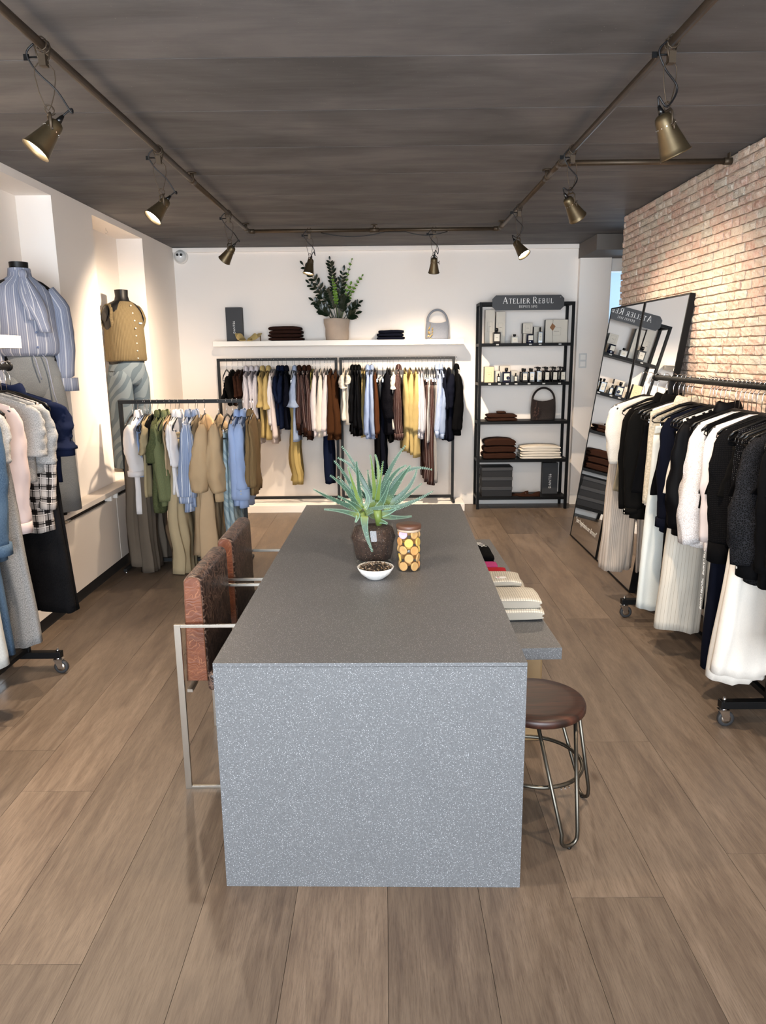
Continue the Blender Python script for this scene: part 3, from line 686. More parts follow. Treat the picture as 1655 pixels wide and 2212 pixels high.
tube_rack('c', 'dark steel clothes rack standing on the floor by the window ledge', -2.03, -1.085, 5.60, 0, 1.317, feet=.2)

J = []
A = J.append
A((118, 60, 640, 'trousers', 'black trousers on clips', C['black'], dict(W=.17)))
A((190, 95, 700, 'sweater', 'black fine knit top', C['blackc'], dict(slz=640)))
A((268, 75, 690, 'blouse', 'dark brown short blouse', C['dbrown'], dict(slz=600, sr=.08)))
A((325, 60, 680, 'blouse', 'dark brown short blouse', C['dbrown'], dict(slz=590, sr=.08)))
A((375, 90, 980, 'shirt', 'white shirt with dark stripes', C['stripe'], dict(slz=890, collar=True, cuffm=C['stripe'])))
A((448, 95, 1160, 'shirt', 'white shirt with dark stripes', C['stripe'], dict(slz=1060, collar=True)))
A((515, 100, 1200, 'shirt', 'white shirt with dark stripes, wide cuff', C['stripe'], dict(slz=880, collar=True, cuffm=C['stripe'], sr=.075, flare=.02)))
A((560, 40, 1060, 'sweater', 'narrow black knit top', C['black'], dict()))
A((592, 85, 1110, 'blouse', 'pale yellow short-sleeved blouse', C['yellow'], dict(slz=730, collar=True, sr=.085, flare=.02)))
A((668, 95, 1140, 'blouse', 'pale yellow short-sleeved blouse', C['yellow'], dict(slz=755, collar=True, sr=.09, flare=.02)))
A((712, 45, 1000, 'blouse', 'white blouse with long sleeves', C['white'], dict(slz=960)))
A((742, 50, 1190, 'blouse', 'white blouse with long sleeves', C['pinkwhite'], dict(slz=1130)))
A((786, 40, 840, 'sweater', 'narrow brown top', C['dbrown'], dict()))
A((800, 80, 960, 'blouse', 'navy blouse with short rolled sleeves', C['navy'], dict(slz=610, collar=True, cuffm=C['navy'], sr=.08)))
A((852, 80, 985, 'blouse', 'navy blouse with folded sleeve', C['navy'], dict(slz=680, collar=True, sr=.075)))
A((905, 80, 990, 'blouse', 'navy blouse with folded sleeve', C['darknavy'], dict(slz=720, collar=True, sr=.075)))
A((985, 115, 1720, 'skirt', 'long pale yellow pleated skirt', C['yellow2'], dict(name='skirt', W=.16, WH=.17, folds=.035, nf=14)))
A((1012, 90, 1150, 'shirt', 'light blue shirt with flared cuff', C['ltblue'], dict(slz=730, collar=True, flare=.05, sr=.06)))
A((1072, 85, 1010, 'jacket', 'brown pinstriped bomber jacket with ribbed cuffs', C['pinstripe'], dict(slz=960, collar=True, cuffm=C['dbrown'], hemband=1, trim=C['dbrown'], cuffl=.06)))
A((1140, 85, 1050, 'jacket', 'brown pinstriped bomber jacket with ribbed cuffs', C['pinstripe'], dict(slz=1010, collar=True, cuffm=C['dbrown'], hemband=1, trim=C['dbrown'], cuffl=.06)))
A((1200, 90, 1080, 'jacket', 'brown pinstriped bomber jacket with ribbed cuffs', C['pinstripe'], dict(slz=1050, collar=True, cuffm=C['dbrown'], hemband=1, trim=C['dbrown'], cuffl=.06)))
A((1250, 40, 560, 'blouse', 'small olive yellow top', C['olive'], dict()))
A((1290, 70, 1080, 'sweater', 'off-white sweater', C['pinkwhite'], dict(slz=1030, ru=.035)))
A((1348, 70, 1085, 'sweater', 'off-white sweater', C['cream'], dict(slz=1050, ru=.035)))
A((1405, 75, 1075, 'sweater', 'off-white sweater', C['pinkwhite'], dict(slz=1040, ru=.038)))
A((1442, 100, 1720, 'trousers', 'long navy pleated trousers', C['navy'], dict(W=.15, WH=.16, folds=.02, nf=9)))
A((1485, 80, 1135, 'sweater', 'chestnut brown knitted sweater', C['brownknit'], dict(slz=1080, ru=.042)))
A((1552, 90, 1140, 'sweater', 'chestnut brown knitted sweater', C['brownknit'], dict(slz=1100, ru=.045)))
random.seed(11)
wall_rack_clothes(J, 460, 760, 5.911, YR, 1.597, 7.47, 'left wall rack', 'garments on the left wall rack')
J = []; A = J.append
A((118, 85, 860, 'blouse', 'cream blouse with flutter sleeve', C['cream'], dict(slz=470, sr=.08, flare=.02)))
A((180, 80, 900, 'blouse', 'cream blouse with flutter sleeve', C['cream'], dict(slz=420, sr=.08)))
A((228, 75, 1010, 'shirt', 'black shirt with collar', C['blackshine'], dict(slz=900, collar=True)))
A((268, 75, 1040, 'shirt', 'black shirt with collar', C['blackshine'], dict(slz=960, collar=True)))
A((308, 75, 1055, 'shirt', 'black shirt with collar', C['blackshine'], dict(slz=980, collar=True)))
A((352, 45, 1060, 'sweater', 'narrow pale yellow knit', C['yellow'], dict(W=.17)))
A((378, 45, 1065, 'sweater', 'narrow pale yellow knit', C['yellow'], dict(W=.17)))
A((420, 75, 1080, 'shirt', 'light blue shirt', C['sky'], dict(slz=1050, collar=True)))
A((472, 85, 1100, 'shirt', 'light blue shirt', C['ltblue'], dict(slz=1060, collar=True)))
A((512, 60, 1085, 'jacket', 'brown suede-look jacket', C['brown'], dict(slz=1040)))
A((540, 90, 1590, 'trousers', 'long black trousers', C['black'], dict(W=.15, WH=.17)))
A((612, 90, 1540, 'trousers', 'long dark navy trousers', C['darknavy'], dict(W=.15, WH=.17)))
A((672, 140, 1040, 'jacket', 'black fluffy jacket', fabric('#15151c', 'fleece'), dict(slz=850, sr=.085, ru=.06)))
A((745, 85, 960, 'blouse', 'off-white short-sleeved blouse', C['cream'], dict(slz=480, sr=.08, flare=.02)))
A((702, 50, 1130, 'sweater', 'black knit top', C['black'], dict()))
A((812, 110, 1110, 'blouse', 'brown pinstriped blouse with gathered hem', C['pinstripe'], dict(slz=1050, collar=True, ru=.05, cuffm=C['pinstripe'])))
A((895, 95, 1250, 'coat', 'pale yellow coat', C['yellow'], dict(slz=975, ru=.045)))
A((958, 95, 1275, 'coat', 'pale yellow coat', C['yellow'], dict(slz=985, ru=.045)))
A((1030, 100, 1300, 'coat', 'pale yellow coat', C['yellow'], dict(slz=1015, ru=.048)))
A((1070, 50, 1060, 'shirt', 'white shirt with thin stripes', C['whitestripe'], dict(slz=1000)))
A((1108, 60, 1075, 'shirt', 'white shirt with thin stripes', C['whitestripe'], dict(slz=1030)))
A((1160, 100, 1600, 'trousers', 'wide brown pinstriped trousers', C['pinstripe'], dict(W=.16, WH=.2, folds=.02, nf=7)))
A((1182, 50, 1130, 'trousers', 'grey striped trousers', C['greystripe'], dict(W=.19)))
A((1235, 100, 1640, 'trousers', 'wide brown pinstriped trousers', C['pinstripe'], dict(W=.16, WH=.2, folds=.02, nf=7)))
A((1268, 45, 1620, 'trousers', 'grey striped trousers', C['greystripe'], dict(W=.19)))
A((1300, 80, 1060, 'shirt', 'blue shirt', C['bluewhite'], dict(slz=1020, collar=True, cuffm=C['bluewhite'])))
A((1345, 80, 1075, 'shirt', 'blue shirt', C['ltblue'], dict(slz=1050, collar=True, cuffm=C['ltblue'])))
A((1390, 65, 1105, 'blouse', 'dark navy top', C['darknavy'], dict(slz=730, sr=.08)))
A((1450, 100, 1100, 'blouse', 'dark navy top with short sleeves', C['darknavy'], dict(slz=710, sr=.08, ru=.05)))
A((1545, 110, 1030, 'jacket', 'black blazer', C['black'], dict(slz=1000, collar=True, ru=.052, sr=.085)))
wall_rack_clothes(J, 720, 760, 5.707, YR, 1.597, 7.47, 'right wall rack', 'garments on the right wall rack')
J = []; A = J.append
A((205, 150, 1790, 'trousers', 'wide taupe trousers with gathered hem', C['taupe'], dict(TF=1.5, W=.19, WH=.2, folds=.022, nf=8)))
A((345, 150, 1830, 'trousers', 'wide taupe trousers with gathered hem', C['taupe'], dict(TF=1.5, W=.18, WH=.2, folds=.026, nf=8)))
A((262, 110, 1270, 'blouse', 'white blouse with rolled sleeve', C['white'], dict(slz=860, cuffm=C['white'], sr=.08, collar=True, ru=.06, cuffl=.04)))
A((330, 45, 900, 'shirt', 'narrow light blue shirt', C['sky'], dict()))
A((368, 70, 1080, 'blouse', 'khaki beige short-sleeved top', C['tee'], dict(slz=680, sr=.08)))
A((412, 80, 780, 'sweater', 'black sleeveless top', C['blackc'], dict()))
A((470, 110, 1240, 'jacket', 'dark green fleece jacket', C['greenfl'], dict(slz=760, collar=True, ru=.05)))
A((545, 100, 1195, 'jacket', 'green knitted jacket with straight sleeve', C['green'], dict(slz=1150, collar=True, ru=.05, sr=.08)))
A((600, 60, 860, 'blouse', 'salmon beige top', C['beige2'], dict()))
A((650, 60, 1080, 'blouse', 'white blouse with elbow sleeve', C['white'], dict(slz=780, collar=True)))
A((690, 55, 1100, 'blouse', 'white blouse with elbow sleeve', C['white'], dict(slz=800, collar=True)))
A((690, 170, 1850, 'trousers', 'long beige linen trousers touching the floor', C['linen'], dict(TF=1.5, W=.15, WH=.26, folds=.03, nf=6)))
A((782, 110, 1225, 'shirt', 'blue shirt with white stripes', C['stripeblue'], dict(slz=1120, collar=True, cuffm=C['stripeblue'], ru=.055)))
A((855, 80, 1180, 'shirt', 'blue shirt with white stripes', C['stripeblue'], dict(slz=1020, collar=True, cuffm=C['stripeblue'], cuffl=.08)))
A((880, 60, 900, 'blouse', 'greige top', C['greige'], dict()))
A((955, 130, 1190, 'jacket', 'beige jacket with gathered hem', C['beige'], dict(slz=1050, puff=.02, ru=.07, sr=.09)))
A((1095, 130, 1140, 'jacket', 'beige jacket with gathered hem', C['beige'], dict(slz=1050, puff=.02, ru=.07, sr=.09)))
A((950, 190, 1680, 'trousers', 'wide beige trousers', C['beige2'], dict(TF=1.5, W=.17, WH=.26, folds=.03, nf=4)))
A((1180, 90, 1740, 'jeans', 'pale aqua patterned jeans', C['aqua'], dict(name='jeans', W=.19, WH=.2)))
A((1245, 90, 1740, 'jeans', 'pale aqua patterned jeans', C['aqua'], dict(name='jeans', W=.19, WH=.2)))
A((1290, 100, 1190, 'shirt', 'sky blue shirt', C['sky'], dict(slz=1130, collar=True, ru=.055)))
A((1350, 110, 1200, 'shirt', 'sky blue shirt with two-button cuff', C['sky'], dict(slz=1040, collar=True, cuffm=C['sky'], buttons=1, sr=.085, ru=.065, cuffl=.085)))
A((1420, 80, 1060, 'jacket', 'olive brown corduroy jacket', C['cord'], dict(slz=1000, collar=True)))
A((1450, 60, 1065, 'jacket', 'olive brown corduroy jacket', C['cord'], dict(slz=1010)))
wall_rack_clothes(J, 220, 840, 4.597, 5.60, 1.305, 5.36, 'rack by the ledge', 'garments on the rack by the window ledge')

# ------------------------------------------------------------------ rolling racks
def castor(parent, x, y, s=1, ang=0):
    c = bpy.data.objects.new('castor', None); COL.objects.link(c); c.parent = parent; c.location = (x, y, 0); c.rotation_euler = (0, 0, ang)
    ob('wheel', MB().lathe([(.001, -.008), (.02, -.009), (.031, -.011), (.0365, -.008), (.0375, 0), (.0365, .008), (.031, .011), (.02, .009), (.001, .008)], 28, (0.012, 0, .0375), M=Matrix.Rotation(R(90), 3, 'X')), RUBBER, c)
    ob('hub', MB().lathe([(.001, .013), (.02, .0125), (.022, .009)], 20, (.012, 0, .0375), M=Matrix.Rotation(R(90), 3, 'X')).lathe([(.001, -.013), (.02, -.0125), (.022, -.009)], 20, (.012, 0, .0375), M=Matrix.Rotation(R(90), 3, 'X')), STEEL, c)
    fk = MB()
    for sy in (-.0155, .014):
        fk.hexa([(.0, sy, .03), (.024, sy, .03), (.0, sy+.0015, .03), (.024, sy+.0015, .03), (-.022, sy, .078), (.022, sy, .078), (-.022, sy+.0015, .078), (.022, sy+.0015, .078)])
    fk.box(-.024, .024, -.0155, .0155, .077, .081); fk.tube([(0, 0, .08), (0, 0, .09)], .016, 14)
    ob('fork', fk, CHROME, c)
    return c
def rolling_rack(label, X, y0, y1, zr, hw, rail0, rail1, posts):
    o = thing('rolling_rack', label, 'rack', (X, y0, 0))
    ob('rail', MB().tube([(0, rail0-y0, zr), (0, rail1-y0, zr)], .0165, 16), BLACKM, o)
    for yy, s in ((rail1-y0, 1), (rail0-y0, -1)): ob('end_knob', MB().tube([(0, yy-.004*s, zr), (0, yy, zr), (0, yy+.012*s, zr), (0, yy+.02*s, zr)], [.018, .023, .023, .014], 16), BLACKM, o)
    for yy in posts:
        ob('post', bx(-.019, .019, yy-y0-.0125, yy-y0+.0125, .12, zr-.012), BLACKM, o, bevel=.002)
        f = ob('base_bar', bx(-hw-.02, hw+.02, yy-y0-.02, yy-y0+.02, .088, .123), BLACKM, o, bevel=.003)
        ob('bolt', MB().tube([(-hw, yy-y0, .123), (-hw, yy-y0, .132), (-hw, yy-y0, .142)], [.010, .008, .003], 12).tube([(hw, yy-y0, .123), (hw, yy-y0, .132), (hw, yy-y0, .142)], [.010, .008, .003], 12), CHROME, f)
        for s in (-1, 1): castor(o, s*hw, yy-y0, ang=0 if s*X < 0 else pi*.1)
    ob('lower_rail', bx(-.0125, .0125, posts[0]-y0, posts[-1]-y0, .125, .15), BLACKM, o, bevel=.002)
    return o
XRR = 1.70
rolling_rack('black rolling clothes rack with chrome castors along the brick wall', XRR, 2.98, 4.35, 1.483, .20, 2.0, 4.60, (2.98, 4.35))
XLR = -1.905
rolling_rack('black rolling clothes rack with chrome castor at the left edge', XLR, 2.4, 3.60, 1.60, .165, 2.0, 3.75, (2.35, 3.60))
def side_rack_clothes(items, X, zr, rz, inner, rack, grp, side):
    items = sorted(items, key=lambda t_: t_[0][0]*side)
    for i, it in enumerate(items):
        (px, py), pb, kind, what, m, kw = it
        kw = dict(kw); p = at(px, py, X=inner); y = p.y
        zb = at(pb[0], pb[1], X=inner).z if pb else p.z
        zn = zr-HOOKL-.004; clips = kind in ('trousers', 'jeans', 'skirt')
        L = zn-zb-(.125 if clips else 0)
        if 'slp' in kw: s_ = kw.pop('slp'); kw['sl'] = zn-.085-at(s_[0], s_[1], X=inner).z
        lab = '%s, %s from the far end of the %s' % (what, ORD[i], rack)
        garment(kind, (X, y, zn), rz+random.uniform(-.05, .05), lab, m, L=L, group=grp, name=kw.pop('name', None), **kw)
        hang(X, y, zn, rz, rack, clips, ORD[i]+' from the far end', 1)
random.seed(3)
rr = [
 ((1336, 1000), (1330, 1060), 'skirt', 'short slim greige skirt', C['greige'], dict(T=.014, W=.19)),
 ((1376, 1000), (1370, 1060), 'skirt', 'short slim black skirt', C['black'], dict(T=.014, W=.19)),
 ((1418, 1000), (1400, 1060), 'skirt', 'short slim black skirt', C['black'], dict(T=.014, W=.19)),
 ((1446, 1000), (1425, 1060), 'skirt', 'short slim cream skirt', C['cream'], dict(T=.014, W=.19)),
 ((1482, 1000), (1460, 1060), 'skirt', 'short slim black skirt', C['black'], dict(T=.014, W=.19)),
 ((1490, 1000), (1470, 1060), 'skirt', 'short slim black skirt', C['blackc'], dict(T=.014, W=.19)),
 ((1506, 1000), (1480, 1060), 'skirt', 'short slim black skirt', C['black'], dict(T=.014, W=.19)),
 ((1522, 1000), (1495, 1060), 'skirt', 'short slim black skirt', C['black'], dict(T=.014, W=.19)),
 ((1540, 1000), (1510, 1060), 'skirt', 'short slim black skirt', C['black'], dict(T=.014, W=.19)),
 ((1565, 1000), (1530, 1060), 'skirt', 'short slim black skirt', C['blackc'], dict(T=.014, W=.19)),
 ((1587, 1000), (1550, 1060), 'skirt', 'short slim black skirt', C['black'], dict(T=.014, W=.19)),
 ((1645, 1000), (1610, 1060), 'skirt', 'short slim black skirt', C['black'], dict(T=.014, W=.19)),
 ((1675, 1000), (1640, 1060), 'skirt', 'short slim black skirt', C['black'], dict(T=.014, W=.19)),
 ((1708, 1000), (1670, 1060), 'skirt', 'short slim black skirt', C['blackc'], dict(T=.014, W=.19)),
 ((1312, 1000), (1320, 1250), 'trousers', 'beige ribbed wide trousers', C['ribbeige'], dict(T=.05, W=.2, WH=.22, folds=.025, nf=6)),
 ((1322, 1000), (1352, 1020), 'sweater', 'light grey melange short-sleeved sweater', C['melw'], dict(T=.04, slp=(1350, 1020), sr=.085, ru=.05)),
 ((1352, 1000), (1372, 1130), 'jacket', 'black blazer', C['blackc'], dict(T=.035, slp=(1370, 1120), collar=True, sr=.08, ru=.04)),
 ((1366, 1000), (1392, 1145), 'jacket', 'black blazer with buttoned cuff', C['blackc'], dict(T=.035, slp=(1392, 1128), collar=True, sr=.085, ru=.042, cuffm=C['blackc'], buttons=1, cuffl=.03)),
 ((1384, 1000), (1405, 1105), 'waistcoat', 'thin white sleeveless top', C['white'], dict(T=.02, W=.17)),
 ((1392, 1000), (1424, 1108), 'waistcoat', 'cream fluffy teddy waistcoat', C['fleece'], dict(T=.045, W=.2, folds=.006, collar=True)),
 ((1400, 1000), (1400, 1336), 'jeans', 'long white straight jeans', C['whitejean'], dict(name='jeans', T=.035, W=.19, WH=.22)),
 ((1434, 1000), (1452, 1165), 'shirt', 'black long-sleeved shirt with stiff cuff', C['darknavy'], dict(T=.035, slp=(1450, 1145), cuffm=C['darknavy'], sr=.075, ru=.04)),
 ((1440, 1000), (1430, 1325), 'trousers', 'black straight trousers', C['black'], dict(T=.035, W=.19, WH=.2)),
 ((1454, 1000), (1440, 1372), 'trousers', 'cream pinstriped wide trousers', C['pincream'], dict(T=.05, W=.2, WH=.24)),
 ((1462, 1000), (1488, 1040), 'blouse', 'black and white zebra print top', C['zebra'], dict(T=.02)),
 ((1470, 1000), (1505, 1180), 'blouse', 'black satin blouse with puffed sleeve', C['blackshine'], dict(T=.04, slp=(1500, 1170), puff=.012, sr=.075, ru=.05, cuffm=C['blackshine'], collar=True)),
 ((1498, 1000), (1524, 1200), 'blouse', 'white lace blouse with puffed sleeve', C['lacew'], dict(T=.045, slp=(1515, 1200), puff=.012, sr=.08, ru=.055)),
 ((1513, 1000), (1540, 1110), 'sweater', 'narrow black top', C['black'], dict(T=.018)),
 ((1532, 1000), (1550, 1205), 'cardigan', 'long pinkish white cardigan', C['pinkwhite'], dict(T=.04, slp=(1548, 1195), sr=.07, ru=.045)),
 ((1548, 1000), (1545, 1470), 'trousers', 'black trousers with lettered side stripe', C['darknavy'], dict(T=.045, W=.19, WH=.2)),
 ((1557, 1000), (1586, 1240), 'sweater', 'black openwork sweater with broad cuff', C['blacknet'], dict(T=.045, slp=(1570, 1200), sr=.085, ru=.055, cuffm=C['black'], cuffl=.09)),
 ((1580, 1000), (1600, 1130), 'sweater', 'black sequinned top', C['stud'], dict(T=.025)),
 ((1595, 1000), (1570, 1484), 'jeans', 'cream wide-leg jeans', C['crejean'], dict(name='jeans', T=.05, W=.2, WH=.26)),
 ((1610, 1000), (1600, 1486), 'jeans', 'cream wide-leg jeans', C['crejean'], dict(name='jeans', T=.05, W=.2, WH=.27)),
 ((1628, 1000), (1640, 1285), 'blouse', 'black lace blouse with buttoned cuff', C['laceb'], dict(T=.05, slp=(1645, 1245), sr=.095, ru=.06, puff=.012, cuffm=C['black'], buttons=1, cuffl=.07)),
 ((1660, 1000), (1670, 1290), 'jacket', 'plain black jacket', C['black'], dict(T=.05, slp=(1680, 1270), ru=.05)),
 ((1690, 1000), (1700, 1300), 'jacket', 'plain black jacket', C['blackc'], dict(T=.05, slp=(1720, 1270), ru=.05)),
 ((1725, 1000), (1740, 1500), 'trousers', 'black wide trousers', C['black'], dict(T=.05, W=.2)),
]
side_rack_clothes(rr, XRR, 1.4995, R(-90), XRR-.215, 'right rolling rack', 'garments on the right rolling rack', 1)
lr = [
 ((140, 1000), (122, 1050), 'coat', 'navy coat with turned-up cuff', C['navycoat'], dict(T=.05, slp=(125, 980), sr=.095, ru=.06, flare=.03, collar=True, cuffm=C['navycoat'], cuffl=.05)),
 ((132, 1000), (150, 1328), 'jeans', 'long black straight jeans', C['bdenim'], dict(name='jeans', T=.035, W=.2, WH=.24)),
 ((122, 1000), (135, 1332), 'jeans', 'long black straight jeans', C['bdenim'], dict(name='jeans', T=.045, W=.2, WH=.25)),
 ((108, 1000), (88, 1000), 'sweater', 'black top with silver studs', C['stud'], dict(T=.03)),
 ((112, 1000), (95, 1160), 'shirt', 'black and white plaid flannel shirt', C['plaid'], dict(T=.045, slp=(95, 1120), sr=.08, ru=.05)),
 ((104, 1000), (72, 1035), 'sweater', 'light grey melange sweater', C['greymel'], dict(T=.05, slp=(72, 1020), sr=.09, ru=.055)),
 ((88, 1000), (60, 1050), 'sweater', 'light grey melange sweater', C['greymel'], dict(T=.05, slp=(60, 1000), sr=.085, ru=.05)),
 ((52, 1000), (45, 1130), 'sweater', 'pale pink sweatshirt with ribbed cuff', C['pink'], dict(T=.05, slp=(48, 1150), sr=.08, ru=.05, cuffm=C['pink'], hemband=1)),
 ((36, 1000), (75, 1398), 'trousers', 'grey melange wide sweatpants', C['greymel2'], dict(T=.05, W=.2, WH=.25, folds=.02)),
 ((14, 1000), (5, 1010), 'sweater', 'grey melange sweater', C['greymel'], dict(T=.045, slp=(8, 1010), ru=.05)),
 ((-4, 1000), (10, 1215), 'jacket', 'blue denim jacket', C['denim'], dict(T=.05, slp=(20, 1190), sr=.085, ru=.055, cuffm=C['denim'])),
 ((-20, 1000), (25, 1420), 'jeans', 'blue denim straight jeans', C['denim'], dict(name='jeans', T=.045, W=.2, WH=.23)),
 ((-45, 1000), (-5, 1450), 'jeans', 'whitish grey jeans', C['wdenim'], dict(name='jeans', T=.05, W=.2, WH=.24)),
 ((-90, 1000), (-60, 1250), 'jacket', 'blue denim jacket', C['denim'], dict(T=.05, slp=(-60, 1230))),
]
side_rack_clothes(lr, XLR, 1.6165, R(90), XLR+.235, 'left rolling rack', 'garments on the left rolling rack', -1)

# ------------------------------------------------------------------ mannequins in the niches
TORSO = plain('mannequin_black', '#101012', .45, spec=.25)
def ell(cx, cy, rx, ry, z, N=36, p=.85, wr=0, seed=0, tilt=0):
    return [(cx+rx*math.copysign(abs(cos(a))**p, cos(a))*(1+wr*nz(cos(a)*2.5, z*7, seed)), cy+ry*math.copysign(abs(sin(a))**p, sin(a))*(1+wr*nz(sin(a)*2.5, z*7, seed+4)), z+tilt*cos(a)) for a in [2*pi*i/N for i in range(N)]]
# local frame: faces -y, x across the shoulders
def torso(root, z0, caps=True):
    rows = [(.075, .07, .86), (.15, .10, .90), (.165, .105, .96), (.125, .085, 1.06), (.118, .08, 1.12), (.14, .10, 1.2), (.155, .115, 1.28), (.16, .10, 1.34), (.165, .08, 1.385), (.12, .068, 1.42), (.06, .055, 1.445), (.05, .05, 1.48), (.052, .054, 1.53)]
    mb = MB().loft([ell(0, 0, a, b, z) for a, b, z in rows], True, False)
    mb.loft([ell(0, 0, .052, .054, 1.53), ell(0, 0, .03, .03, 1.533), ell(0, 0, .002, .002, 1.534)])
    for sx in (-1, 1):
        mb.loft([ell(sx*.085, 0, .08, .085, .86), ell(sx*.085, 0, .07, .078, .7), ell(sx*.085, 0, .055, .06, .45), ell(sx*.085, .01, .05, .058, .32), ell(sx*.085, .01, .035, .04, .1), ell(sx*.085, -.01, .035, .06, .0)], True, True)
        rr_ = [[(sx*.165+sx*(.012*k), .045*cos(a)*(1-.12*k), 1.345-.02*k+.052*sin(a)*(1-.1*k)) for a in [2*pi*i/20 for i in range(20)]] for k in range(3)]
        if caps: mb.loft(rr_, True, True)
    return ob('figure', mb, TORSO, root, loc=(0, 0, z0))
m2 = thing('mannequin', 'black headless mannequin in mustard knitted vest and zebra jeans in the niche', 'mannequin', (-2.215, 6.40, .662), R(56))
torso(m2, 0); KN = fabric('#74664b', 'rib', f=85)
vr = [(.172, .125, .94), (.178, .135, .955), (.175, .135, 1.0), (.172, .135, 1.1), (.168, .13, 1.2), (.165, .125, 1.28), (.158, .108, 1.34), (.142, .088, 1.385), (.10, .078, 1.42), (.075, .068, 1.435)]
ob('knitted_vest', MB().loft([ell(0, 0, a, b, z, wr=.03, seed=3) for a, b, z in vr], True, False), KN, m2)
for sx in (-1, 1):
    mb = MB()
    rr_ = []
    for k, (f_, dx) in enumerate(((1.15, -.012), (1.12, .012), (1.04, .014), (1.0, .008))):
        rr_.append([(sx*(.142+dx+.028*(1-abs(sin(a)))), .062*f_*cos(a), 1.295+.105*f_*sin(a)) for a in [2*pi*i/24 for i in range(24)]])
    ob('armhole_band', mb.loft(rr_), KN, m2)
    ob('arm_cap', MB().loft([ell(sx*.148, 0, .036*sin(pi*k/12)+.0006, .058*sin(pi*k/12)+.0006, 1.285-.105*cos(pi*k/12), p=1) for k in range(13)]), TORSO, m2)
for k in range(8):
    z = .965+k*.062; ry = .136 if z < 1.25 else .136-(z-1.25)*.28
    ob('button', MB().lathe([(.001, .003), (.006, .003), (.007, -.002)], 12, M=Matrix.Rotation(R(90), 3, 'X')), plain('button_shell', '#cfc9bd', .3), m2, loc=(.012, -ry-.003, z))
ob('badge', bx(.06, .09, -.128, -.12, 1.25, 1.262), plain('badge_blue', '#8fb4cf', .6), m2)
ZJ = fabric('#748089', 'zebra', '#5b6974', 5)
ob('jeans', MB().loft([ell(0, 0, a, b, z, wr=.03, seed=1) for a, b, z in ((.135, .10, .99), (.15, .11, .93), (.164, .12, .87), (.168, .122, .82), (.150, .11, .76), (.10, .09, .73))], True, True), ZJ, m2)
for sx in (-1, 1): ob('trouser_leg', MB().loft([ell(sx*.088, 0, a, b, z, wr=.06, seed=sx) for a, b, z in ((.07, .10, .86), (.081, .117, .80), (.084, .116, .7), (.085, .11, .45), (.088, .105, .25), (.092, .11, .03))], True, True), ZJ, m2)
ob('waistband', MB().loft([ell(0, 0, .139, .106, z) for z in (.945, .99)], False, False), ZJ, m2)
m1 = thing('mannequin', 'black headless mannequin in blue striped bow blouse and grey jeans at the left', 'mannequin', (-2.15, 4.50, .662), R(36))
torso(m1, 0, False); BL = fabric('#8e96ac', 'stripe2', '#d3d5dc', 22, .10)
vr = [(.165, .12, .99), (.185, .14, 1.01), (.19, .145, 1.06), (.18, .14, 1.16), (.175, .135, 1.26), (.168, .118, 1.34), (.15, .09, 1.39), (.10, .08, 1.425), (.066, .066, 1.45), (.060, .062, 1.49)]
ob('blouse', MB().loft([ell(0, 0, a, b, z, wr=.05, seed=7) for a, b, z in vr], True, False), BL, m1)
for sx in (-1, 1):
    rg = [];
    for k in range(15):
        s = k/14; r_ = (.056+.012*sin(s*pi)); q = .72+.28*min(1, s*6)
        c_ = Vector((sx*(.138+.05*min(1, s*5)+.012*sin(s*3)), -.01-.02*s, 1.378-.53*s))
        rg.append([c_+Vector((r_*q*cos(a)*(1+.1*nz(a, s*5, sx)), r_*q*sin(a)*(1+.12*nz(s*6, a, sx)), sx*.02*cos(a))) for a in [2*pi*i/18 for i in range(18)]])
    ob('sleeve', MB().loft(rg, True, True), BL, m1)
    c_ = Vector((sx*.195, -.03, .845)); ob('cuff', MB().loft([[c_+Vector((.07*cos(a), .06*sin(a), -h)) for a in [2*pi*i/18 for i in range(18)]] for h in (-.01, .03, .07)], True, True), BL, m1)
ob('neck_band', MB().loft([ell(0, 0, .064, .066, 1.44), ell(0, 0, .063, .064, 1.47), ell(0, 0, .060, .062, 1.495)]), BL, m1)
for sx, ln, dx in ((-1, .26, .03), (1, .33, .10)):
    rg = []
    for k in range(11):
        s = k/10; wd = .016+.036*sin(min(1, s*1.25)*pi*.82); wd = max(.004, wd)
        cx = .0+dx*s*.8; cz = 1.455-ln*s; cy = -.085-.075*min(1, s*1.6)-.004*sx
        rg.append([(cx+wd*cos(a), cy-.01*sin(a)-.006*sin(5*cos(a)), cz) for a in [2*pi*i/14 for i in range(14)]])
    ob('bow_tail', MB().loft(rg, True, True), BL, m1)
ob('bow_knot', MB().lathe([(.001, .03), (.022, .02), (.026, 0), (.02, -.02), (.001, -.03)], 16, (0.0, -.09, 1.455)), BL, m1)
for k in range(4): ob('button', MB().lathe([(.001, .003), (.006, .003), (.007, -.002)], 12, M=Matrix.Rotation(R(90), 3, 'X')), plain('button_blue', '#6f80a8', .4), m1, loc=(.03, -.146, 1.04+k*.085))
GJ = fabric('#6f7479', 'denim', '#a7abad')
ob('jeans', MB().loft([ell(0, 0, a, b, z, wr=.03, seed=2) for a, b, z in ((.135, .105, 1.03), (.155, .12, .95), (.178, .132, .88), (.182, .136, .82), (.16, .12, .76), (.11, .1, .73))], True, True), GJ, m1)
for sx in (-1, 1): ob('trouser_leg', MB().loft([ell(sx*.093, 0, a, b, z, wr=.06, seed=sx+2) for a, b, z in ((.075, .11, .87), (.089, .13, .80), (.1, .128, .66), (.104, .126, .55), (.11, .125, .4), (.115, .125, .2), (.12, .125, .03))], True, True), GJ, m1)
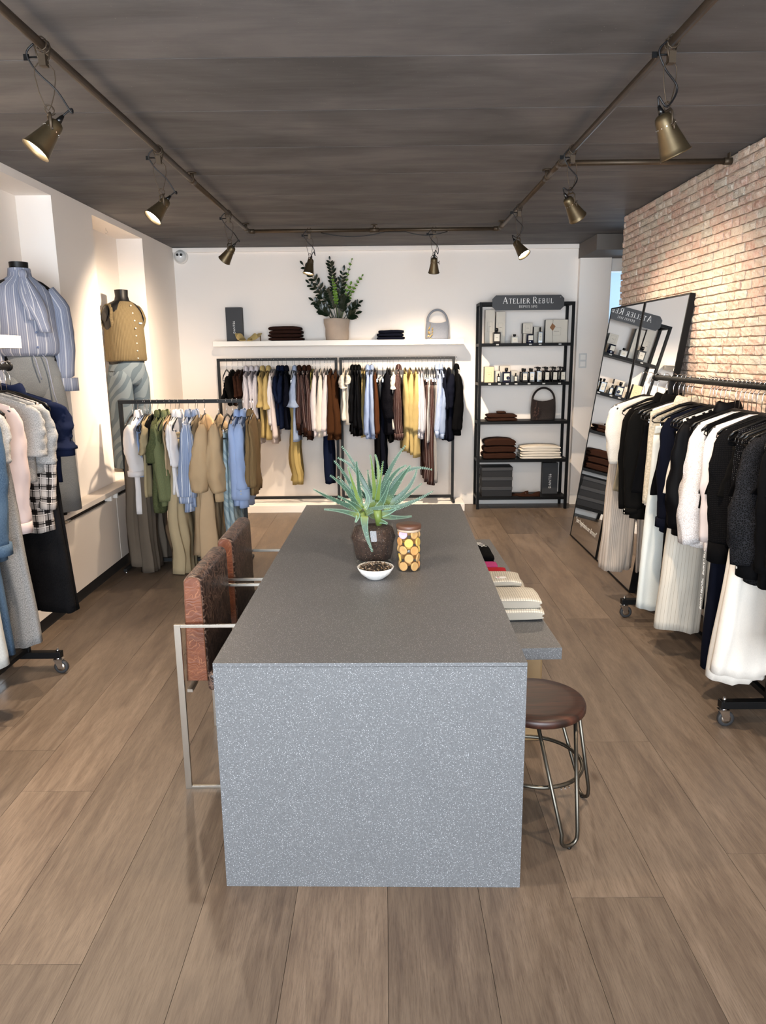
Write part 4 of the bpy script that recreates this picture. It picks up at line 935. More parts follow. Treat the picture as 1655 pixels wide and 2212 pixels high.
for i, ln in enumerate((.12, .34)): ob('drawstring', MB().tube([(.0+.05*i, -.118, 1.0), (.01+.06*i, -.14, .97), (.02+.07*i, -.15, .97-ln*.6), (.03+.09*i, -.15, .97-ln)], .0035, 6), fabric('#9aa1b5'), m1)

# ------------------------------------------------------------------ white floating shelves
o = thing('wall_shelf', 'long white floating shelf on the back wall above the racks', 'shelf', (-1.748, 7.64, 1.731))
ob('shelf_board', bx(0, 2.57, 0, .29, 0, .052), plain('shelf_cream', '#f0ebe2', .45), o, bevel=.002)
o = thing('wall_shelf', 'short white floating shelf on the left wall above the rolling rack', 'shelf', (XL, 2.9, 1.692))
ob('shelf_board', bx(0, .25, 0, 1.055, 0, .064), plain('shelf_cream', '#f0ebe2', .45), o, bevel=.002)

# ------------------------------------------------------------------ lettering
def text_mesh(s, size, align='CENTER', ext=.0006, shear=0, sx=1.):
    c = bpy.data.curves.new('t', 'FONT'); c.body = s; c.size = size; c.align_x = align; c.align_y = 'CENTER'; c.extrude = ext; c.shear = shear; c.space_character = sx
    c.resolution_u = 3
    o_ = bpy.data.objects.new('t', c); COL.objects.link(o_); dg = bpy.context.evaluated_depsgraph_get(); dg.update()
    me = bpy.data.meshes.new_from_object(o_.evaluated_get(dg)); bpy.data.objects.remove(o_); return me
def letter(name, s, size, mat, parent, loc, rot, **k):
    me = text_mesh(s, size, **k); me.materials.clear(); me.materials.append(mat); return put(name, me, parent, loc, rot)
# serif capitals as strokes: (x0,y0,x1,y1,width) in a unit cap height; 'a' arcs as polylines
SER = {
 'A': (.78, [(.04, 0, .36, 1, .05), (.36, 1, .70, 0, .13), (.14, .34, .56, .34, .05), (-.02, .02, .16, .02, .04), (.56, .02, .82, .02, .04)]),
 'T': (.70, [(.35, 0, .35, .97, .13), (.03, .97, .67, .97, .05), (.04, .78, .04, .97, .04), (.66, .78, .66, .97, .04), (.24, .02, .46, .02, .04)]),
 'E': (.64, [(.14, 0, .14, 1, .13), (.1, .975, .54, .975, .05), (.14, .51, .44, .51, .05), (.1, .025, .57, .025, .05), (.55, .8, .55, .98, .04), (.58, .02, .58, .22, .04), (.44, .42, .44, .6, .04), (.04, .02, .2, .02, .04), (.04, .98, .2, .98, .04)]),
 'L': (.60, [(.14, 0, .14, 1, .13), (.1, .025, .54, .025, .05), (.55, .02, .55, .25, .04), (.04, .98, .26, .98, .04), (.04, .02, .2, .02, .04)]),
 'I': (.34, [(.16, 0, .16, 1, .13), (.05, .98, .28, .98, .04), (.05, .02, .28, .02, .04)]),
 'R': (.74, [(.14, 0, .14, 1, .13), (.04, .98, .3, .98, .04), (.04, .02, .26, .02, .04), ('a', .3, .735, .24, .245, -90, 90, .09), (.14, .49, .32, .49, .05), (.14, .975, .32, .975, .05), (.36, .48, .66, .02, .12), (.6, .02, .76, .02, .04)]),
 'B': (.70, [(.14, 0, .14, 1, .13), (.04, .98, .3, .98, .04), (.04, .02, .3, .02, .04), ('a', .3, .75, .2, .225, -90, 90, .1), ('a', .32, .27, .26, .245, -90, 90, .11), (.14, .52, .34, .52, .05), (.14, .975, .3, .975, .05), (.14, .025, .32, .025, .05)]),
 'U': (.76, [(.16, .3, .16, 1, .13), (.6, .3, .6, 1, .06), ('a', .38, .3, .22, .27, 180, 360, .08), (.05, .98, .28, .98, .04), (.5, .98, .71, .98, .04)]),
 'D': (.76, [(.14, 0, .14, 1, .13), (.04, .98, .3, .98, .04), (.04, .02, .3, .02, .04), ('a', .3, .5, .34, .475, -90, 90, .11)]),
 'P': (.66, [(.14, 0, .14, 1, .13), (.04, .98, .3, .98, .04), (.04, .02, .26, .02, .04), ('a', .3, .71, .26, .265, -90, 90, .1), (.14, .44, .32, .44, .05), (.14, .975, .32, .975, .05)]),
 'S': (.56, [('a', .28, .74, .18, .235, 40, 270, .1), ('a', .28, .26, .2, .24, -140, 90, .1)]),
 '1': (.44, [(.22, 0, .22, 1, .12), (.1, .85, .2, .98, .05), (.1, .02, .34, .02, .04)]),
 '8': (.56, [('a', .27, .74, .17, .22, 0, 360, .08), ('a', .27, .27, .2, .25, 0, 360, .09)]),
 '9': (.56, [('a', .27, .7, .19, .27, 0, 360, .09), ('a', .2, .62, .28, .6, -70, 0, .09)]),
 '5': (.54, [(.14, .52, .17, .97, .06), (.15, .96, .46, .96, .07), ('a', .22, .29, .22, .28, -140, 100, .09)]),
}
def serif(mb, s, x, z, h, y, sp=.1):
    for ch in s:
        if ch == ' ': x += .35*h; continue
        w_, st_ = SER[ch]
        for q in st_:
            if q[0] == 'a':
                _, cx, cz, rx, rz_, a0, a1, wd = q; n = 14; ring = []
                P = [(cx+rx*cos(R(a0+(a1-a0)*i/n)), cz+rz_*sin(R(a0+(a1-a0)*i/n))) for i in range(n+1)]
                segs = [(P[i][0], P[i][1], P[i+1][0], P[i+1][1], wd) for i in range(n)]
            else: segs = [q]
            for a, b, c_, d, wd in segs:
                dx, dz = c_-a, d-b; l_ = math.hypot(dx, dz) or 1; nx, nz_ = -dz/l_*wd/2, dx/l_*wd/2
                Q = [(a+nx, b+nz_), (a-nx, b-nz_), (c_-nx, d-nz_), (c_+nx, d+nz_)]
                b0 = len(mb.v); mb.v += [(x+p*h, y, z+r_*h) for p, r_ in Q]; mb.face((b0, b0+1, b0+2, b0+3))
        x += (w_+sp)*h
    return x
def serif_width(s, h, sp): return sum(.35*h if c == ' ' else (SER[c][0]+sp)*h for c in s)-sp*h

# ------------------------------------------------------------------ shelf unit with its sign
SX0, SX1, SY0, SY1 = .978, 1.945, 7.625, 7.915
su = thing('shelf_unit', 'tall black steel shelf unit against the back wall', 'shelf unit', ((SX0+SX1)/2, SY0, 0)); hw = (SX1-SX0)/2; dp = SY1-SY0; tk = .028
for x in (-hw, hw-tk):
    for y in (0, dp-tk): ob('post', bx(x, x+tk, y, y+tk, 0, 2.14), BLACKM, su, bevel=.0015)
for y in (0, dp-tk): ob('top_bar', bx(-hw+tk, hw-tk, y, y+tk, 2.14-tk, 2.14), BLACKM, su, bevel=.0015)
for x in (-hw, hw-tk): ob('top_bar', bx(x, x+tk, tk, dp-tk, 2.14-tk, 2.14), BLACKM, su, bevel=.0015)
SH = [1.735, 1.339, .938, .536, .132]
for z in SH:
    ob('shelf', MB().box(-hw+.002, hw-.002, .002, dp-.002, z-.03, z), BLACKM, su, bevel=.002)
TAG = plain('price_tag', '#c9c9c6', .5)
for i, xs in enumerate(((1075, 1146, 1167, 1210), (1058, 1079, 1096, 1115, 1143, 1175, 1209))):
    for px in xs:
        p = at(px, 743 if i == 0 else 828, Y=SY0); ob('price_tag', bx(-.014, .014, -.001, .001, -.006, .006), TAG, su, loc=(p.x-(SX0+SX1)/2, -.001, SH[i]-.014))
sg = thing('shop_sign', 'dark grey sign with white serif lettering on top of the shelf unit', 'sign', (1.465, SY0-.012, 2.132))
w2, h2, c_ = .362, .073, .035
mb = MB(); P = [(-w2+c_, -h2), (w2-c_, -h2), (w2, -h2+c_), (w2, h2-c_), (w2-c_, h2), (-w2+c_, h2), (-w2, h2-c_), (-w2, -h2+c_)]
mb.loft([[(x, 0, z) for x, z in P], [(x, .01, z) for x, z in P]], True, True, smooth=False)
ob('sign_board', mb, plain('sign_grey', '#39383a', .5), sg)
LW = plain('white_lettering', '#f4f2ee', .5)
hC, hS = .062, .048; sp = .16
tot = serif_width('A', hC, sp)+sp*hC+serif_width('TELIER', hS, sp)+sp*hC+.02+serif_width('R', hC, sp)+sp*hC+serif_width('EBUL', hS, sp)
mb = MB(); x = -tot/2; z = -.008
x = serif(mb, 'A', x, z, hC, -.0012, sp); x = serif(mb, 'TELIER', x, z, hS, -.0012, sp); x += .02; x = serif(mb, 'R', x, z, hC, -.0012, sp); x = serif(mb, 'EBUL', x, z, hS, -.0012, sp)
serif(mb, 'DEPUIS 1895', -serif_width('DEPUIS 1895', .024, .16)/2, -.05, .024, -.0012, .16)
ob('lettering', mb, LW, sg)
letter('trademark_sign', 'TM', .009, LW, sg, (w2-.038, -.0013, .05), (R(90), 0, 0))

# ------------------------------------------------------------------ things on the shelf unit (placed by measured rectangles)
def zr(zx0, zx1, zy0, zy1, Y, oy=610, ox=1010, sc=6.62):
    a = at(ox+zx0/sc, oy+zy1/sc, Y=Y); b = at(ox+zx1/sc, oy+zy0/sc, Y=Y); return a.x, b.x, a.z, b.z
PAPER = plain('cream_card', '#e9e0d0', .6); PAPERY = plain('vanilla_card', '#ead9ae', .6); CARDK = plain('black_card', '#1b1b1d', .5); LINE = plain('thin_print', '#8f8876', .6)
BG = plain('black_bottle_glass', '#101218', .08); NV = plain('navy_glass', '#141d3a', .05); CLR = plain('pale_glass', '#cfd2cf', .06)
LBL = plain('paper_label', '#ece8da', .6); GREYC = plain('grey_card', '#303134', .6, spec=.2)
def frame_print(mb, x0, x1, z0, z1, y, t_=.001):
    mb.box(x0, x1, y-.0003, y, z0, z0+t_).box(x0, x1, y-.0003, y, z1-t_, z1).box(x0, x0+t_, y-.0003, y, z0, z1).box(x1-t_, x1, y-.0003, y, z0, z1)
def gift_box(label, zx, zy, Y, zs, d, name='box', mat=PAPER, side=CARDK, oy=610, fr=(.25, .75, .35, .65), stand=None):
    x0, x1, z0, z1 = zr(zx[0], zx[1], zy[0], zy[1], Y, oy); h = z1-z0; w_ = x1-x0
    o = thing(name, label, 'box', ((x0+x1)/2, Y, zs))
    ob('box_body', bx(-w_/2, w_/2, .002, d, 0, h), side, o, bevel=.001)
    ob('box_front', bx(-w_/2+.001, w_/2-.001, 0, .003, .001, h-.001), mat, o)
    mb = MB(); frame_print(mb, -w_/2+fr[0]*w_, -w_/2+fr[1]*w_, fr[2]*h, fr[3]*h, -.0002)
    mb.box(-w_*.12, w_*.12, -.0006, -.0002, h*(fr[2]+fr[3])/2, h*(fr[2]+fr[3])/2+.003); ob('printed_label', mb, LINE, o)
    return o, w_, h
def bottle(label, zx, zy, Y, zs, oy=610, mat=BG, cap=2, neck=.2, pump=False, name='perfume_bottle', dd=None, bw=None, group=None, cat='bottle'):
    x0, x1, z0, z1 = zr(zx[0], zx[1], zy[0], zy[1], Y, oy); h = z1-z0; w_ = (x1-x0); hb = h*(1-neck-.08)
    o = thing(name, label, cat, ((x0+x1)/2, Y+w_/2, zs), 0, group); d = dd or w_
    ob('glass_body', bx(-w_/2, w_/2, -d/2, d/2, 0, hb), mat, o, bevel=.003)
    ob('neck', MB().tube([(0, 0, hb-.001), (0, 0, hb+h*.1)], w_*.16, 12), BLACKP, o)
    if pump: ob('pump', MB().tube([(0, 0, hb), (0, 0, h*.95)], .005, 10).tube([(0, 0, h*.86), (0, 0, h*.9), (0, 0, h)], [.012, .014, .012], 12).tube([(0, 0, h*.96), (-.03, -.006, h*.97), (-.036, -.008, h*.93)], .0035, 8), BLACKP, o)
    else: ob('cap', MB().tube([(0, 0, hb+h*.07), (0, 0, h)], w_*.22, 16), BLACKP, o)
    ob('paper_label', bx(-w_*.36, w_*.36, -d/2-.0008, -d/2, hb*.2, hb*.86), LBL, o)
    lb = MB(); lb.box(-w_*.16, w_*.16, -d/2-.0012, -d/2-.0008, hb*.52, hb*.55); ob('label_print', lb, LINE, o)
    return o
z1_ = SH[0]+.0
gift_box('tall cream box at the left end of the top shelf', (248, 395), (383, 866), 7.80, z1_, .05)
gift_box('tall cream box right beside the other tall box, top shelf', (402, 545), (412, 866), 7.80, z1_, .05)
bottle('black square perfume bottle before the tall cream boxes', (368, 478), (640, 862), 7.69, z1_)
bottle('small clear perfume bottle alone on the top shelf', (630, 730), (728, 858), 7.69, z1_, mat=CLR)
o, w_, h_ = gift_box('small cream box under another one on the top shelf', (795, 930), (715, 855), 7.74, z1_, .08)
gift_box('small cream box stacked on another one on the top shelf', (792, 935), (565, 712), 7.74, z1_+h_+.001, .08, fr=(.25, .8, .15, .85))
o = thing('candle_jar', 'black glass candle with cream label before the stacked boxes', 'candle', (*at(1010+893/6.62, 610+850/6.62, Y=7.66).xy, z1_))
ob('glass', MB().lathe([(.001, .0), (.037, 0), (.038, .004), (.038, .088), (.035, .088), (.035, .02)], 28), NV, o); ob('paper_label', bx(-.024, .024, -.0395, -.0375, .028, .075), LBL, o)
gift_box('slim cream box behind the slim bottle on the top shelf', (945, 1075), (618, 852), 7.78, z1_, .06)
bottle('slim black perfume bottle in front of a slim box, top shelf', (1010, 1080), (628, 852), 7.67, z1_)
o, w_, h_ = gift_box('wide square cream gift box tied with cord on the top shelf', (1108, 1440), (503, 838), 7.75, z1_, .06, fr=(.34, .70, .33, .66))
ob('cord', MB().tube([(-w_*.17, -.002, 0), (-w_*.17, -.002, h_), (-w_*.17, .06, h_+.001)], .0014, 6), plain('cord_brown', '#6b5a44', .8), o)
ob('kraft_tag', MB().hexa([(-w_*.31-.0, -.005, h_*.66), (-w_*.17, -.005, h_*.52), (-w_*.31, -.004, h_*.66), (-w_*.17, -.004, h_*.52), (-w_*.20, -.005, h_*.85), (-w_*.05, -.005, h_*.72), (-w_*.20, -.004, h_*.85), (-w_*.05, -.004, h_*.72)]), plain('kraft', '#a9764e', .8), o)
z2_ = SH[1]
gift_box('vanilla yellow box at the left end of the second shelf', (238, 380), (1215, 1440), 7.70, z2_, .06, mat=PAPERY)
gift_box('narrow cream box second from left on the second shelf', (388, 468), (1275, 1437), 7.74, z2_, .05)
bottle('tiny black perfume bottle before the narrow cream box', (425, 468), (1305, 1432), 7.66, z2_)
gift_box('large cream box behind the black patterned bottle, second shelf', (455, 612), (1205, 1437), 7.78, z2_, .06)
b_ = bottle('large navy perfume bottle with dark splash on its label', (508, 620), (1222, 1430), 7.67, z2_, mat=NV)
ob('dark_splash', MB().lathe([(.001, .0), (.017, .0), (.018, .001)], 9, (.012, -.0445, .045), M=Matrix.Rotation(R(90), 3, 'X')), NV, b_)
gift_box('narrow cream box behind the short black bottle, second shelf', (618, 715), (1275, 1435), 7.76, z2_, .05)
bottle('short black perfume bottle left of the soap bottle row', (668, 718), (1295, 1428), 7.66, z2_)
xs = [(782, 868), (888, 965), (992, 1075), (1102, 1182), (1215, 1297), (1328, 1412)]
for i, x_ in enumerate(xs):
    bottle('black square toiletry bottle, %s from left in the front row' % ORD[i], x_, (1225 if i < 2 else 1205, 1420), 7.66, z2_, pump=i > 1, neck=.17, name='soap_bottle', group='black toiletry bottles on the second shelf')
for i, x_ in enumerate([(752, 838), (860, 940), (965, 1050), (1075, 1160), (1185, 1265), (1290, 1372)]):
    bottle('black square toiletry bottle, %s from left in the back row' % ORD[i], x_, (1225 if i < 2 else 1205, 1418), 7.78, z2_, pump=i > 1, neck=.17, name='soap_bottle', group='black toiletry bottles on the second shelf')

def folded(name, label, cat, loc, w_, d, h, mat, rz=0, groove=.25, seed=0, sag=0, group=None, round_=.5, parent=None, bulge=0):
    rings = []; N = 40; K = 12
    for k in range(K+1):
        s = k/K; y = -d/2+d*s; e = 1-.0 if .08 < s < .92 else (.55 if s in (0, 1) else .9)
        sc = min(1., (.62+.38*min(1, min(s, 1-s)*8)**.5)); ring = []
        for i in range(N):
            a = 2*pi*i/N; cx, cz = cos(a), sin(a)
            x = w_/2*math.copysign(abs(cx)**.35, cx); z = h/2*math.copysign(abs(cz)**.6, cz)
            if cx > 0 and abs(cz) < .3: x -= groove*h*(1-abs(cz)/.3)
            dz = .006*nz(x*9, y*9, seed)+bulge*(1-(2*x/w_)**2)*(1 if cz > 0 else .4)
            ring.append((x*(.97+.03*sc)+.008*nz(y*8, z*20, seed+2), y+.005*nz(x*8, seed), h/2+z*sc+dz))
        rings.append(ring)
    me = MB().loft(rings, True, True)
    o = ob(name, me, mat, parent, loc=loc, rot=(0, 0, rz))
    if cat: tag(o, label, cat, group)
    return o
# third shelf
x0, x1, a, b = zr(272, 712, 340, 455, 7.7, 840); 
for i, (lab, dw) in enumerate((('brown folded sweater at the bottom of the flat pile, third shelf', 0), ('brown folded sweater on top of the flat pile, third shelf', -.01))):
    folded('folded_sweater', lab, 'sweater', ((x0+x1)/2, 7.76, SH[2]+.034*i), x1-x0+dw, .24, .035, C['dbrown'], seed=i, bulge=.004, group='brown folded sweaters on the shelf unit')
tag(ob('folded_belt', MB().box(-.045, .045, -.05, .05, 0, .018), C['dbrown'], loc=((x0+x1)/2, 7.76, SH[2]+.078), bevel=.006), 'small brown folded cloth on the flat sweater pile', 'cloth')
t = NT('woven_leather_dark', .45); u_ = t.uv(); se = t.n('SeparateXYZ'); t.l(u_, se.inputs[0])
def woven(name, c1, c2, f=75.):
    t = NT(name, .45); u_ = t.uv(); se = t.n('SeparateXYZ'); t.l(u_, se.inputs[0])
    a = t.math('ABSOLUTE', t.math('SINE', t.math('MULTIPLY', t.math('ADD', se.outputs[0], se.outputs[1]), f*3.14)))
    b = t.math('ABSOLUTE', t.math('SINE', t.math('MULTIPLY', t.math('SUBTRACT', se.outputs[0], se.outputs[1]), f*3.14)))
    m_ = t.math('MULTIPLY', a, b); t.color(t.mix(t.ramp(m_, [(.08, g(0)), (.4, g(1))]), lin(c2), lin(c1))); t.bump(m_, .9, .004); return t.m
def handbag(label, X, Y, Z, w_, h, d, hh, mat, acc, lean=0.):
    o = thing('handbag', label, 'handbag', (X, Y, Z))
    rg = []
    for k in range(11):
        s = k/10; ring = []
        for i in range(36):
            a = 2*pi*i/36; cx = math.copysign(abs(cos(a))**.6, cos(a)); sy = math.copysign(abs(sin(a))**.8, sin(a))
            ring.append((w_/2*cx*(1+.05*sin(s*pi)-.02*s), d/2*sy*(1-.45*s), h*s*(1-(.14*s*(1-abs(cx)**2)))+.0))
        rg.append(ring)
    ob('bag_body', MB().loft(rg, True, False), mat, o)
    pts = []
    for i in range(21):
        q = pi*i/20; pts.append((w_*.46*cos(q)*(1-.12*sin(q)), 0, h*.9+hh*sin(q)**.8))
    ob('handle', MB().tube(pts, [.011]*21, 8, flat=1.6), mat, o)
    if acc:
        ch = MB()
        for k in range(9):
            a = k*2.2; ch.tube([(-w_*.36+.022*cos(a), -d/2-.012, h*.5-.02*k*.55+.018*sin(a)), (-w_*.36+.022*cos(a)+.012, -d/2-.014, h*.5-.02*k*.55+.018*sin(a)+.012), (-w_*.36+.022*cos(a)+.004, -d/2-.018, h*.5-.02*k*.55+.018*sin(a)+.02)], .0055, 6)
        ch.tube([(-w_*.32, -d/2*.7, h*.85), (-w_*.35, -d/2-.008, h*.6)], .003, 6)
        ob('charm', ch, acc, o)
    return o
x0, x1, a, b = zr(918, 1275, 130, 447, 7.7, 840)
handbag('dark brown woven leather handbag with high handle on the third shelf', (x0+x1)/2, 7.75, SH[2], x1-x0, b-a, .11, .13, woven('woven_dark', '#241615', '#0a0606'), plain('charm_brown', '#5a4038', .4))
x0, x1, a, b = zr(222, 704, 690, 992, 7.7, 840)
for i, n_ in enumerate(('bottom', 'middle', 'top')):
    folded('folded_sweater', 'thick brown folded sweater, %s of the pile of three' % n_, 'sweater', ((x0+x1)/2-(i == 0)*.006, 7.765, SH[3]+.068*i), x1-x0-.01*i, .26, .068, C['dbrown'], seed=i+4, bulge=.004+.006*i, group='brown folded sweaters on the shelf unit')
x0, x1, a, b = zr(742, 1338, 760, 990, 7.7, 840)
for i in range(5):
    folded('folded_sweater', 'off-white folded top, %s from the bottom of the white pile' % ORD[i], 'sweater', ((x0+x1)/2+.004*(-1)**i, 7.765, SH[3]+.026*i), x1-x0-.006*i, .25, .0265, C['cream'], seed=i+9, bulge=.003*i, group='white folded tops on the shelf unit')
x0, x1, a, b = zr(202, 652, 1060, 1500, 7.66, 840)
bh = .105
for i, n_ in enumerate(('bottom', 'middle', 'top')):
    o = thing('shoe_box', 'grey lidded shoe box, %s of the three on the lowest shelf' % n_, 'box', ((x0+x1)/2, 7.66, SH[4]+i*(bh+.001)), 0, 'grey shoe boxes on the lowest shelf')
    w_ = (x1-x0)/2; ob('box_body', bx(-w_+.004, w_-.004, .004, .22, 0, bh-.03), GREYC, o, bevel=.001); ob('box_lid', bx(-w_, w_, 0, .224, bh-.036, bh), plain('grey_lid', '#3a3b3e', .6), o, bevel=.0015)
def upright_box(label, x0, x1, Y, zs, h, d, lean, ts):
    o = thing('shoe_box', label, 'box', ((x0+x1)/2, Y, zs), rot=(0, 0, 0)); w_ = (x1-x0)/2
    ob('box_body', bx(-w_, w_, 0, d, 0, h), GREYC, o, bevel=.001); ob('box_lid', bx(-w_-.002, w_+.002, -.003, .03, -.0+.001, h+.002), plain('grey_lid', '#3a3b3e', .6), o, bevel=.001)
    letter('lettering', 'DANTE6', ts, LW, o, (0, -.0042, h*.42), (R(90), R(-90), 0), sx=1.15)
    return o
x0, x1, a, b = zr(1072, 1300, 1030, 1470, 7.78, 840)
upright_box('black upright shoe box with white lettering on the lowest shelf', x0, x1, 7.79, SH[4], b-a, .09, 0, .038)
def flat_shoe(name, label, loc, rz, mat, grp):
    o = thing(name, label, 'shoe', loc, rz, grp)
    so = [(.0, .036), (.03, .036), (.08, .030), (.14, .036), (.19, .036), (.22, .022), (.235, .004)]
    def ring(y, hw, z): return [(y, -hw, z), (y, hw, z)]
    mb = MB(); rg = []
    for k, (x, hw_) in enumerate(so):
        hgt = [.05, .045, .02, .018, .022, .018, .008][k]
        rg.append([(x, hw_*cos(q), .004+hgt*max(0, sin(q))) for q in [pi*i/10 for i in range(11)]]+[(x, hw_*(-1+.2*i), .0) for i in range(11)])
    mb.loft(rg, True, True); ob('upper', mb, mat, o)
    ob('metal_bit', MB().tube([(.15, -.018, .028), (.15, 0, .034), (.15, .018, .028)], .003, 6), CHROME, o)
    return o
flat_shoe('flat_shoe', 'brown suede flat shoe, left one on the lowest shelf', (1.545, 7.70, SH[4]), R(172), C['dbrown'], 'pair of brown flats')
flat_shoe('flat_shoe', 'brown suede flat shoe, right one on the lowest shelf', (1.66, 7.665, SH[4]), R(178), C['dbrown'], 'pair of brown flats')

# ------------------------------------------------------------------ things on the long wall shelf
ZS = 1.783
def sp_(px, py, Y): return at(px, py, Y=Y)
a = sp_(491, 733, 7.84).x; b = sp_(525, 733, 7.84).x
upright_box('dark grey upright shoe box with white lettering on the wall shelf', a, b, 7.83, ZS, .345, .085, 0, .03)
YS = plain('sandal_yellow', '#d8bd7a', .6)
for i, (px, rz, lab) in enumerate(((512, R(150), 'yellow open-toe heeled mule standing left of its pair'), (566, R(200), 'yellow open-toe heeled mule standing right of its pair'))):
    p = sp_(px, 735, 7.73); o = thing('heeled_mule', lab, 'shoe', (p.x+(.0 if i == 0 else .0), 7.73, ZS), R(-60) if i == 0 else R(-125), 'pair of yellow mules')
    # toe at -x... foot runs along +x (toe) from the heel at 0
    rg = []
    for k in range(9):
        s = k/8; x = .02+.17*s; z = .075*(1-s)**1.6; hw_ = .026+.012*sin(s*pi)
        rg.append([(x, hw_, z), (x, hw_, z+.006), (x, -hw_, z+.006), (x, -hw_, z)])
    ob('sole', MB().loft(rg, True, True, smooth=False), YS, o)
    rg = []
    for k in range(7):
        s = k/6; x = .10+.075*s; zb = .075*(1-(x-.02)/.17)**1.6 if x < .19 else 0
        hh = .048-.02*s; rg.append([(x, .040*cos(q), zb+.004+hh*sin(q)) for q in [pi*i_/10 for i_ in range(11)]])
    ob('upper', MB().loft(rg, closed=False), YS, o)
    ob('heel', MB().tube([(.03, 0, .072), (.022, 0, .04), (.02, 0, 0)], [.013, .006, .005], 10), plain('heel_brown', '#7a5a34', .5), o)
x0 = sp_(580, 733, 7.7).x; x1 = sp_(655, 733, 7.7).x
for i, (h, n_) in enumerate(((.034, 'bottom'), (.034, 'second'), (.034, 'third'), (.036, 'top'))):
    folded('folded_sweater', 'dark brown folded sweater, %s in the pile on the wall shelf' % n_, 'sweater', ((x0+x1)/2+.004*(-1)**i, 7.77, ZS+.0345*i), x1-x0-.008*i, .24, h, fabric('#35211b'), seed=i+20, bulge=.003*i, group='brown folded sweaters on the wall shelf')
x0 = sp_(814, 731, 7.7).x; x1 = sp_(875, 731, 7.7).x
for i, n_ in enumerate(('bottom', 'middle', 'top')):
    folded('folded_sweater', 'black folded top, %s in the pile of three on the wall shelf' % n_, 'sweater', ((x0+x1)/2+.004*(-1)**i, 7.77, ZS+.032*i), x1-x0-.012*i, .23, .032, C['darknavy'], seed=i+30, bulge=.002*i, group='black folded tops on the wall shelf')
x0 = sp_(921, 729, 7.75).x; x1 = sp_(969, 729, 7.75).x
handbag('grey-blue woven handbag with gold charm on the wall shelf', (x0+x1)/2, 7.78, ZS, x1-x0, .19, .10, .125, woven('woven_grey', '#9aa1ad', '#5d6370'), plain('gold', '#e0c070', .25, .8))
# leafy plant in paper-bag pot
PX, PY = -.482, 7.785
pl = thing('potted_plant', 'leafy dark green plant in brown paper pot on the wall shelf', 'plant', (PX, PY, ZS))
BAG = plain('washable_paper', '#cbb7a4', .8, 0, .12, 14, .5, 25)
rg = []
for r_, z_ in ((.001, .0), (.112, .0), (.118, .01), (.120, .05), (.124, .09), (.122, .12), (.131, .165), (.133, .17), (.136, .215), (.133, .218), (.125, .21), (.118, .19)):
    rg.append([(r_*cos(q)*(1+.05*nz(cos(q)*2, z_*14, 2)), r_*sin(q)*(1+.05*nz(sin(q)*2, z_*14, 5)), z_+.006*nz(q, z_*10)*(z_ > .01)) for q in [2*pi*i/36 for i in range(36)]])
ob('paper_pot', MB().loft(rg), BAG, pl)
ob('soil', MB().lathe([(.001, .19), (.12, .185)], 24), plain('soil', '#2a1d15', .95, 0, .3, 60), pl)
LD = plain('leaf_dark', '#1c2c1a', .3); LG = plain('leaf_bright', '#6f9a2c', .35); STM = plain('plant_stem', '#5c6b3a', .5); STD = plain('plant_stem_dark', '#39432a', .5)
def leafmesh(mat, L=.075, W=.017, nm='leaf'):
    mb = MB(); K = 5; v0 = []
    for k in range(K+1):
        s = k/K; w_ = W*sin(pi*min(1, s*.9+.06))**.8*(1 if s < 1 else .1); zc = .006*sin(s*pi)
        mb.v += [(L*s, -w_, zc+.003), (L*s, 0, zc), (L*s, w_, zc+.003)]
    for k in range(K):
        for j in (0, 1): a_ = k*3+j; mb.face((a_, a_+1, a_+4, a_+3), smooth=True)
    return mb.mesh(nm, mat)
LM = {0: leafmesh(LD), 1: leafmesh(LG, .036, .013)}
random.seed(21)
stems = [((722, 684), (655, 572), 0, 9, .05), ((726, 684), (668, 612), 0, 8, .0), ((720, 684), (677, 650), 0, 8, -.04), ((729, 684), (713, 562), 0, 12, .03), ((732, 684), (742, 586), 0, 9, -.03), ((733, 684), (760, 562), 1, 8, .05), ((735, 684), (782, 597), 1, 9, .0),
         ((731, 684), (719, 600), 1, 10, -.06), ((738, 684), (775, 655), 0, 8, -.02), ((740, 684), (768, 678), 0, 5, -.06), ((728, 684), (705, 625), 0, 9, -.05), ((734, 684), (750, 640), 0, 8, -.07), ((730, 684), (735, 620), 0, 8, -.03), ((724, 684), (690, 668), 0, 6, -.07), ((736, 684), (757, 615), 1, 6, -.04)]
